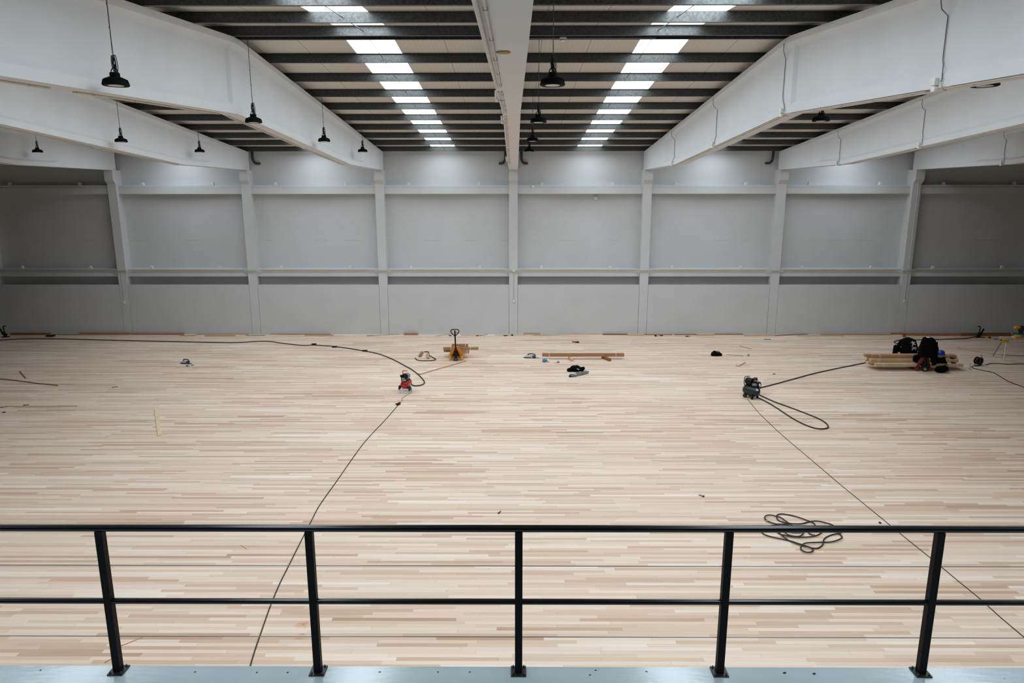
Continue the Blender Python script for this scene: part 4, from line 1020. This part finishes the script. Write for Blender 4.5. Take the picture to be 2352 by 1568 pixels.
def mesh_obj(name, me, m, parent):
    me.materials.clear(); me.materials.append(m); me.shade_smooth()
    o = bpy.data.objects.new(name, me); COL.objects.link(o); o.parent = parent; return o
YW = yp + 1.3
wx = on(2092, 790, 1, YW).x
wk = thing('person', 'person crouching in black behind the plank pile, white jmp print on the back', 'person', (wx, YW, 0))
def torso(mb, g, full=True):
    prof = [((0, -.02, .22), (.22, .16)), ((0, -.01, .34), (.26, .18)), ((.0, .05, .52), (.275, .17)), ((.0, .13, .68), (.28, .16)), ((.0, .23, .80), (.25, .12)), ((0, .33, .83), (.15, .085))]
    rings = []
    for k, (c, (rx, ry)) in enumerate(prof):
        a = Vector(prof[max(k - 1, 0)][0]); b = Vector(prof[min(k + 1, len(prof) - 1)][0]); t = (b - a).normalized(); n_ = Vector((0, -t.z, t.y))
        rings.append([tuple(Vector(c) + Vector((1, 0, 0)) * (rx + g) * math.cos(2 * PI * i / 20) + n_ * (ry + g) * math.sin(2 * PI * i / 20)) for i in range(20)])
    mb.rings(rings); mb.ball((0, .22, .77), (.24 + g, .13 + g, .1 + g), 16); mb.ball((0, .02, .3), (.21 + g, .18 + g, .16 + g), 16)
def legs(mb, g):
    limb(mb, [(-.12, .0, .28), (-.33, .03, .45), (-.54, .06, .6)], [.1 + g, .075 + g, .062 + g])
    limb(mb, [(-.54, .06, .6), (-.56, .05, .36), (-.555, .02, .1)], [.062 + g, .06 + g, .045 + g])
    limb(mb, [(.1, .0, .28), (.17, .2, .18), (.22, .36, .1)], [.115 + g, .1 + g, .075 + g])
    limb(mb, [(.22, .36, .09), (.21, .15, .085), (.2, -.08, .075)], [.07 + g, .065 + g, .045 + g])
def arms(mb, g, hands):
    limb(mb, [(-.2, .26, .76), (-.24, .36, .6), (-.24, .42, .47)], [.085 + g, .065 + g, .05 + g])
    limb(mb, [(-.24, .42, .47), (-.2, .53, .36), (-.14, .62, .27)], [.05 + g, .045 + g, .034 + g])
    limb(mb, [(.2, .2, .76), (.28, .19, .6), (.34, .17, .45)], [.09 + g, .07 + g, .055 + g])
    limb(mb, [(.34, .17, .45), (.29, .31, .35), (.23, .43, .26)], [.052 + g, .045 + g, .034 + g])
    if hands:
        limb(mb, [(-.14, .62, .27), (-.1, .7, .2)], [.03, .036]); limb(mb, [(.23, .43, .26), (.2, .52, .2)], [.03, .036])
mb = MB(); torso(mb, 0); legs(mb, 0); arms(mb, 0, True)
limb(mb, [(0, .3, .81), (0, .42, .76)], [.065, .06]); mb.ball((0, .5, .69), (.085, .11, .1), 16); mb.ball((0, .57, .62), (.06, .06, .07), 14)
limb(mb, [(-.555, .02, .09), (-.56, .13, .045)], [.04, .035]); limb(mb, [(.2, -.08, .07), (.2, -.17, .05)], [.04, .035])
body = mesh_obj('body', remesh(mb, .014), M_SKIN, wk)
mb = MB(); torso(mb, .022); arms(mb, .02, False)
top_me = remesh(mb, .014, 6)
top_o = mesh_obj('sweatshirt', top_me, M_CLOTH, wk)
mb = MB(); legs(mb, .018); mb.ball((0, .0, .3), (.225, .19, .17), 16)
mesh_obj('trousers', remesh(mb, .014), mat('black_trouser_fabric', (10, 10, 12), .9, var=.25, scale=20, spec=.1), wk)
for s, (x, y, z, dy) in (('l', (-.56, .1, .0, 1)), ('r', (.2, -.12, .0, -1))):
    MB().rings([[(x + w * math.cos(2 * PI * i / 14), y + dy * u, z + max(0, hh / 2 + hh / 2 * math.sin(2 * PI * i / 14))) for i in range(14)] for u, w, hh in ((-.1, .03, .07), (-.08, .042, .1), (-.02, .045, .11), (.06, .05, .085), (.14, .045, .06), (.17, .025, .04))]).build('shoe', M_RUBBER, wk, smooth=180)
MB().rings([[(.0 + rx * math.cos(2 * PI * i / 18), .5 + ox + ry * math.sin(2 * PI * i / 18), z) for i in range(18)] for z, rx, ry, ox in ((.66, .1, .09, .02), (.7, .115, .12, .02), (.76, .112, .12, .0), (.81, .08, .085, -.02), (.83, .02, .02, -.02))]).build('hair', M_HAIR, wk, smooth=180)
nose = MB().ball((0, .62, .57), (.014, .03, .02), 8); nose.build('nose', M_SKIN, wk, smooth=180)
for s in (-1, 1):
    MB().ball((s * .105, .47, .69), (.012, .025, .035), 8).build('ear', M_SKIN, wk, smooth=180)
    hx = -.1 if s < 0 else .2; hy = .7 if s < 0 else .52
    for f in range(4):
        L_ = (.055, .07, .066, .05)[f]
        MB().tube([(hx - .03 + f * .02, hy + .01, .19), (hx - .034 + f * .023, hy + .03 + L_ * .4, .155), (hx - .033 + f * .022, hy + .02 + L_ * .7, .115)], [.010, .009, .007], 8).build('finger', M_SKIN, wk, smooth=180)
    MB().tube([(hx - s * .03, hy - .02, .2), (hx - s * .06, hy + .02, .17), (hx - s * .055, hy + .05, .14)], [.011, .010, .008], 8).build('thumb', M_SKIN, wk, smooth=180)
# printed mark on the back: a leaping star-like figure over the lettering, wrapped onto the cloth
bv = BVHTree.FromPolygons([v.co.copy() for v in top_me.vertices], [tuple(p.vertices) for p in top_me.polygons])
mk = []
def wrap(polys, name):
    mb = MB()
    bm = bmesh.new()
    for poly in polys:
        try: bm.faces.new([bm.verts.new((x, z, 0)) for x, z in poly])
        except ValueError: pass
    bmesh.ops.triangulate(bm, faces=bm.faces)
    bmesh.ops.subdivide_edges(bm, edges=bm.edges, cuts=2, use_grid_fill=True)
    bmesh.ops.triangulate(bm, faces=bm.faces)
    vs = []
    for v in bm.verts:
        h = bv.ray_cast(Vector((v.co.x, -2, v.co.y)), Vector((0, 1, 0)))
        y = h[0].y if h[0] is not None else 0.1
        vs.append((v.co.x, y - .006, v.co.y))
    bm.verts.index_update()
    fs = [tuple(v.index for v in f.verts) for f in bm.faces]; bm.free()
    me = bpy.data.meshes.new(name); me.from_pydata(vs, [], fs); me.materials.append(M_PRINT)
    o = bpy.data.objects.new(name, me); COL.objects.link(o); o.parent = top_o
    return o
lx, lz = .07, .72
def sc(pts): return [(lx + x * .105, lz + z * .105) for x, z in pts]
wrap([sc([(-.85, .62), (-.2, .45), (-.3, .95), (.0, 1.0), (.12, .6), (.85, .75), (.9, .5), (.28, .32), (1.0, -.25), (.85, -.45), (.1, -.05), (-.55, -.7), (-.75, -.55), (-.25, .1), (-.3, .28), (-.9, .4)])], 'printed_figure')
def letters():
    out = []
    w = .16
    def rect(x0, z0, x1, z1): out.append(sc([(x0, z0), (x1, z0), (x1, z1), (x0, z1)]))
    B = -1.75
    # j
    rect(-.75, B - .1, -.75 + w, B + .75); rect(-.95, B - .3, -.62, B - .1); rect(-.75, B + .9, -.75 + w, B + 1.05)
    # m
    rect(-.4, B, -.4 + w, B + .75); rect(-.4 + w, B + .6, .3, B + .75); rect(-.08, B, -.08 + w, B + .6); rect(.22, B, .22 + w, B + .72)
    # p
    rect(.56, B - .4, .56 + w, B + .75); rect(.56 + w, B + .6, 1.0, B + .75); rect(.92, B + .05, .92 + w, B + .65); rect(.56 + w, B - .05, 1.0, B + .1)
    return out
wrap(letters(), 'printed_lettering')

# ------------------------------------------------------------------ floor nailers, reel, bottle, saw stand
def nailer(label, px, py, rz_, mirror=1):
    P = fl(px, py)
    t = thing('floor_nailer', label, 'nailer', (P.x, P.y + .1, 0), rz_)
    MB().box(-.14, .16, -.07, .07, 0, .035).build('base_shoe', M_BLK, t, bevel=.01)
    m = MB(); m.cyl((0, 0, .03), (.03 * mirror, 0, .24), .055, 14); m.box(-.05, .05, -.05, .05, .03, .16); m.build('body', M_BLK, t, smooth=45)
    m = MB(); m.tube(smooth_path([(.02 * mirror, 0, .22), (.035 * mirror, 0, .4), (.035 * mirror, 0, .48), (.0, 0, .515), (-.09 * mirror, 0, .51)] if mirror > 0 else [(-.02, 0, .22), (-.03, 0, .4), (-.03, 0, .48), (-.0, 0, .515), (.09, 0, .51)], 5), .024, 10); m.build('handle', M_BLK, t, smooth=60)
    m = MB(); m.box(-.03, .03, -.025, .025, 0, .34, Matrix.Translation((.07 * mirror, 0, .1)) @ rot('Y', .42 * mirror)); m.build('magazine', M_BLK, t, bevel=.006)
    m = MB(); m.cyl((-.12 * mirror, 0, .12), (-.03 * mirror, 0, .16), .03, 10); m.build('air_inlet', M_DKGREY, t, smooth=45)
nailer('black floor nailer standing at the wall in the right corner area', 2250, 776, 0, 1)
nailer('black floor nailer standing at the wall at the far left edge', 9, 775, 0, -1)
P = fl(113, 773.5)
t = thing('tool_case', 'flat black case on the floor near the left floor nailer', 'case', (P.x, P.y + .1, 0))
MB().box(-.17, .17, -.1, .1, 0, .07).build('body', M_BLK, t, bevel=.015)
MB().tube(smooth_path([(-.05, -.1, .035), (-.04, -.13, .035), (.04, -.13, .035), (.05, -.1, .035)], 4), .009, 8).build('handle', M_DKGREY, t, smooth=60)
P = fl(2266, 776)
t = thing('hand_clamp', 'yellow and black clamp lying right of the right floor nailer', 'clamp', (P.x, P.y, 0), -.15)
MB().box(-.14, .14, -.02, .02, .0, .035).build('bar', M_YELLOW, t, bevel=.005)
MB().box(.08, .16, -.05, .05, 0, .06).build('jaw', M_BLK, t, bevel=.01)
MB().box(-.16, -.1, -.05, .03, 0, .05).build('grip', M_DKRED, t, bevel=.01)
P = fl(2288, 779)
o = MB().box(-.09, .09, -.02, .02, 0, .025).build('steel_bar', M_DKGREY, bevel=.004); o.location = (P.x, P.y, 0); tag(o, 'short dark bar between the clamp and the yellow saw stand', 'bar')

P = fl(2250, 840)
t = thing('cable_reel', 'black cable reel standing on the floor right of the plank pile', 'cable reel', (P.x, P.y + .1, 0), .25)
A = Matrix.Translation((0, 0, .175)) @ rot('X', PI / 2)
for s in (-1, 1): MB().lathe([(.03, s * .07), (.15, s * .07), (.152, s * .078), (.03, s * .082)], 28, A).build('flange', M_BLK, t, smooth=40)
m = MB().lathe([(.04, -.065), (.125, -.065)] + [(.125 + .008 * (i % 2), -.06 + .12 * i / 10) for i in range(11)] + [(.125, .065), (.04, .065)], 28, A); m.build('cable_winding', M_RUBBER, t, smooth=60)
m = MB(); m.tube(smooth_path([(-.16, .0, .0), (-.09, -.1, .05), (-.05, -.1, .2), (.0, -.09, .33), (.07, -.05, .38), (.09, .02, .37)], 5), .011, 8); m.tube([(-.07, -.1, .18), (.03, -.1, .06), (.08, -.08, .0)], .011, 8); m.tube([(-.16, .06, .008), (.0, -.1, .01), (.16, -.05, .008)], .011, 8)
m.build('stand', M_DKGREY, t, smooth=60)
P = fl(2226, 848)
t = thing('plastic_bottle', 'clear plastic bottle standing between the plank pile and cable reel', 'bottle', (P.x, P.y, 0))
MB().lathe([(.0, 0), (.04, .0), (.045, .01), (.045, .11), (.04, .14), (.018, .185), (.016, .2), (.0, .2)], 18).build('body', M_CLEAR, t, smooth=50)
MB().lathe([(.0, .2), (.019, .2), (.019, .222), (.0, .224)], 14).build('cap', M_BLUETAPE, t, smooth=45)
P = fl(2055, 852.5)
o = MB().rings([[(-.12 + .24 * i / 6, -.03, .004), (-.12 + .24 * i / 6, .05, .004), (-.12 + .24 * i / 6, .05, .014 + .012 * (i % 2)), (-.12 + .24 * i / 6, -.03, .012 + .01 * ((i + 1) % 2))] for i in range(7)]).build('plastic_scrap', M_FILM); o.location = (P.x, P.y, -.004)
tag(o, 'light grey plastic scrap in front of the plank pile', 'plastic scrap')
P = fl(1718.5, 817)
o = blob([((0, 0, .04), (.05, .04, .045)), ((.03, 0, .05), (.03, .03, .05))], 41, .02, 16).build('plastic_scrap', M_FILM, smooth=180); o.location = (P.x, P.y, 0)
tag(o, 'crumpled grey plastic scrap right of the straight thin strip', 'plastic scrap')

# yellow saw stand at the right edge, with its saw mostly out of frame
P = fl(2307, 828.5)
Ys = P.y + .12
def sx(px, py=780): return on(px, py, 1, Ys).x
hz = on(2308, 782, 1, Ys).z
t = thing('saw_stand', 'yellow and grey saw stand with white legs at the right edge', 'saw stand', (P.x, Ys, 0))
MB().box(-.13, .11, -.06, .06, hz - .06, hz + .05).build('leg_bracket', M_YELLOW, t, bevel=.025)
MB().box(-.19, -.13, -.03, .03, hz + .0, hz + .04).build('lock_lever', M_BLK, t, bevel=.01)
m = MB(); m.tube([(-.02, .3, hz + .07), (1.6, .3, hz + .07)], .028, 10); m.build('rail', M_WHITEP, t, smooth=60)
for a, b in (((.03, -.04, hz - .05), (-.005, -.1, .0)), ((-.1, .05, hz - .05), (fl(2281, 817).x - P.x, fl(2281, 817).y - Ys, .0)), ((1.4, -.04, hz - .05), (1.45, -.1, .0)), ((1.5, .1, hz - .05), (1.85, .52, .0))):
    m = MB(); m.cyl(a, b, .024 if a[1] < 0 else .017, 10); m.build('leg', M_WHITEP if a[1] < 0 else M_CORD, t, smooth=60)
MB().box(.5, .95, .18, .42, hz + .03, hz + .12).build('saw_mount', M_YELLOW, t, bevel=.02)
t2 = thing('mitre_saw', 'yellow mitre saw on the stand, cut off by the right edge', 'saw', (P.x + .75, Ys + .3, hz + .121))
MB().lathe([(.0, 0), (.2, 0), (.21, .015), (.2, .06), (.0, .06)], 24).build('turntable', M_ALU, t2, smooth=45)
MB().box(-.28, .28, .05, .09, .06, .14).build('fence', M_ALU, t2, bevel=.006)
MB().lathe([(.0, -.03), (.13, -.03), (.15, -.015), (.15, .015), (.13, .03), (.0, .03)], 24, Matrix.Translation((0, -.02, .28)) @ rot('Y', PI / 2)).build('blade_guard', M_BLK, t2, smooth=45)
MB().lathe([(.0, 0), (.055, 0), (.06, .02), (.06, .2), (.04, .22), (.0, .22)], 16, Matrix.Translation((-.02, .02, .34)) @ rot('Y', -PI / 2)).build('motor', M_YELLOW, t2, smooth=45)
m = MB(); m.tube(smooth_path([(-.02, -.05, .4), (-.02, -.18, .42), (-.02, -.26, .38)], 4), .022, 8); m.build('handle', M_BLK, t2, smooth=60)

# ------------------------------------------------------------------ small power tools on the floor
def jigsaw(label, px, py, rz_, s=1.0):
    P = fl(px, py)
    t = thing('power_tool', label, 'power tool', (P.x, P.y + .05, 0), rz_)
    MB().box(-.3 * s, -.02 * s, -.04, .04, .0, .03).build('base_shoe', M_DKGREY, t, bevel=.006)
    m = MB(); m.rings([[(u * s, .045 * w * math.cos(2 * PI * i / 14), h0 + .055 * w + .055 * w * math.sin(2 * PI * i / 14)) for i in range(14)] for u, w, h0 in ((-.26, .5, .03), (-.22, .9, .025), (-.1, 1.0, .025), (.02, .9, .03), (.06, .8, .03))])
    m.build('gear_housing', M_TOOLGREY, t, smooth=60)
    MB().lathe([(.0, 0), (.045, 0), (.06, .015), (.06, .13), (.05, .14), (.0, .145)], 16, Matrix.Translation((.03 * s, 0, .062)) @ rot('Y', PI / 2)).build('motor_housing', M_TOOLTEAL, t, smooth=45)
    m = MB(); m.tube(smooth_path([(-.16 * s, 0, .12), (-.12 * s, 0, .17), (.02 * s, 0, .18), (.12 * s, 0, .16), (.16 * s, 0, .1)], 5), .022, 8); m.build('grip', M_DKGREY, t, smooth=60)
    MB().lathe([(.02, 0), (.05, .0), (.05, .03), (.03, .05), (.0, .05)], 14, Matrix.Translation((.18 * s, 0, .06)) @ rot('Y', PI / 2)).build('end_cap', M_TOOLGREY, t, smooth=45)
    m = MB(); m.cyl((-.26 * s, 0, .035), (-.36 * s, 0, .022), .022, 10, .008); m.build('nose', M_BLK, t, smooth=45)
    m = MB(); m.tube(smooth_path([(.22 * s, 0, .06), (.28 * s, -.03, .02), (.33 * s, -.02, .01)], 4), .01, 6); m.build('cord', M_DKGREY, t, smooth=180)
jigsaw('grey and teal power tool left of the long plank bundle on blocks', 1221, 823, -.1, .95)
jigsaw('grey and dark teal sander lying alone on the left part of the floor', 427, 836, -.12, .72)
P = fl(432, 840.5)
t = thing('battery_pack', 'small light grey battery beside the lone sander', 'battery', (P.x, P.y, 0), -.3)
MB().box(-.07, .07, -.05, .05, 0, .05).build('case', M_TOOLGREY, t, bevel=.01)
MB().box(-.05, .05, -.052, -.02, .008, .035).build('terminal_block', M_DKGREY, t)
P = fl(442, 839)
o = MB().box(-.05, .05, -.02, .02, 0, .025).build('plug', M_DKGREY, bevel=.006); o.location = (P.x, P.y, 0); o.rotation_euler = (0, 0, -.4); tag(o, 'dark plug end lying right of the small grey battery', 'plug')
P = fl(1252, 832)
t = thing('tape_roll', 'blue roll lying beside a white cap in front of the plank bundle', 'roll', (P.x - .02, P.y + .06, 0))
MB().lathe([(.03, -.075), (.06, -.075), (.066, -.06), (.066, .05), (.06, .06), (.03, .06)], 20, Matrix.Translation((0, 0, .066)) @ rot('Y', PI / 2)).build('winding', M_BLUETAPE, t, smooth=45)
MB().lathe([(.028, -.08), (.032, -.08), (.032, .1), (.028, .1)], 16, Matrix.Translation((0, 0, .066)) @ rot('Y', PI / 2)).build('core', M_DKGREY, t, smooth=45)
MB().lathe([(.0, .105), (.05, .105), (.056, .12), (.05, .17), (.02, .18), (.0, .18)], 18, Matrix.Translation((0, .0, .066)) @ rot('Y', PI / 2)).build('white_cap', M_PRINT, t, smooth=45)
P = fl(1278, 833)
t = thing('face_mask', 'small white and violet object right of the blue roll', 'mask', (P.x, P.y + .03, 0), -.1)
MB().rings([[(u, .05 * w * math.cos(2 * PI * i / 14), max(0, .03 * w + .03 * w * math.sin(2 * PI * i / 14))) for i in range(14)] for u, w in ((-.1, .3), (-.07, .8), (-.02, 1), (.03, .9))]).build('shell', M_PRINT, t, smooth=60)
MB().rings([[(u, .055 * w * math.cos(2 * PI * i / 14), max(0, .034 * w + .034 * w * math.sin(2 * PI * i / 14))) for i in range(14)] for u, w in ((.03, .95), (.07, 1.05), (.11, .7), (.12, .3))]).build('rim', mat('violet_grey_plastic', (120, 118, 150), .5), t, smooth=60)
P = fl(1322, 786.5)
t = thing('hand_tool', 'orange and black hand tool on the floor behind the long plank bundle', 'tool', (P.x, P.y, 0), -.35)
m = MB(); m.tube([(-.16, 0, .03), (-.1, .0, .04), (-.04, 0, .03)], [.024, .028, .02], 10); m.build('red_grip', M_HANDRED, t, smooth=60)
m = MB(); m.tube([(-.05, 0, .03), (.04, .0, .03), (.1, -.01, .03)], [.02, .026, .04], 10); m.build('shaft', M_BLK, t, smooth=60)
MB().box(.08, .15, -.05, .03, .0, .06).build('head', M_BLK, t, bevel=.012)
MB().box(.14, .17, -.02, .02, .015, .045).build('tip', M_WOODS[2], t)
def hammer(label, x0, y0, x1, y1):
    a, b = fl(x0, y0), fl(x1, y1); d = b - a
    L_ = min(.45, d.length); t = thing('hammer', label, 'hammer', (a.x, a.y, 0), math.atan2(d.y, d.x))
    m = MB(); m.tube([(0, 0, .02), (L_ * .45, 0, .022)], [.022, .018], 8); m.build('grip', M_BLK, t, smooth=60)
    m = MB(); m.tube([(L_ * .45, 0, .022), (L_, 0, .03)], .012, 8); m.build('shaft', M_WOODS[1], t, smooth=60)
    m = MB(); m.box(L_ - .03, L_ + .03, -.07, .07, .0, .06); m.build('head', M_BLK, t, bevel=.01)
hammer('hammer lying at the wall foot left of the central column', z2(1885), 771.6, z2(1965), 770.6)
hammer('pale-headed hammer lying at the wall foot under the first right column', z3(1042), 771.2, z3(972), 772)
for x0, x1, y, lab in ((z2(1365), z2(1396), 771.3, 'short black tool at the wall left of the loop handle'), (z2(1625), z2(1650), 771.8, 'dark chisel at the wall right of the loop handle'), (z3(1256), z3(1300), 773, 'dark pliers on the floor near the first right column')):
    P = fl((x0 + x1) / 2, y); L_ = (x1 - x0) / 100
    t = thing('hand_tool', lab, 'tool', (P.x, P.y, 0), .1)
    m = MB(); m.tube([(-L_, 0, .022), (0, 0, .024)], [.018, .024], 8); m.build('grip', M_BLK, t, smooth=60)
    m = MB(); m.tube([(0, 0, .022), (L_, .02, .018)], [.018, .01], 8); m.build('blade', M_DKGREY, t, smooth=60)
strip((z2(1660), 771.5), (z2(1730), 767.8), .02, .02, 4, 'thin rod leaning toward the wall right of the dark chisel')

# two small fittings on the open floor
P = fl(1145.5, 1179)
t = thing('plastic_peg', 'small black peg on the floor above the middle of the railing', 'peg', (P.x, P.y, 0), -.35)
m = MB(); m.cyl((0, 0, .012), (.01, .1, .02), .014, 10, .006); m.build('shaft', M_DKGREY, t, smooth=45)
MB().lathe([(.0, 0), (.02, 0), (.022, .01), (.0, .022)], 12).build('foot', M_BLK, t, smooth=45)
P = fl(1611, 1139)
t = thing('metal_clip', 'small grey metal clip on the floor right of the black peg', 'clip', (P.x, P.y, 0), -.75)
MB().box(-.06, .05, -.018, .018, .0, .025).build('strip', M_ALU, t, bevel=.004)
MB().box(.04, .065, -.035, .018, .0, .03).build('hook', M_DKGREY, t, bevel=.004)
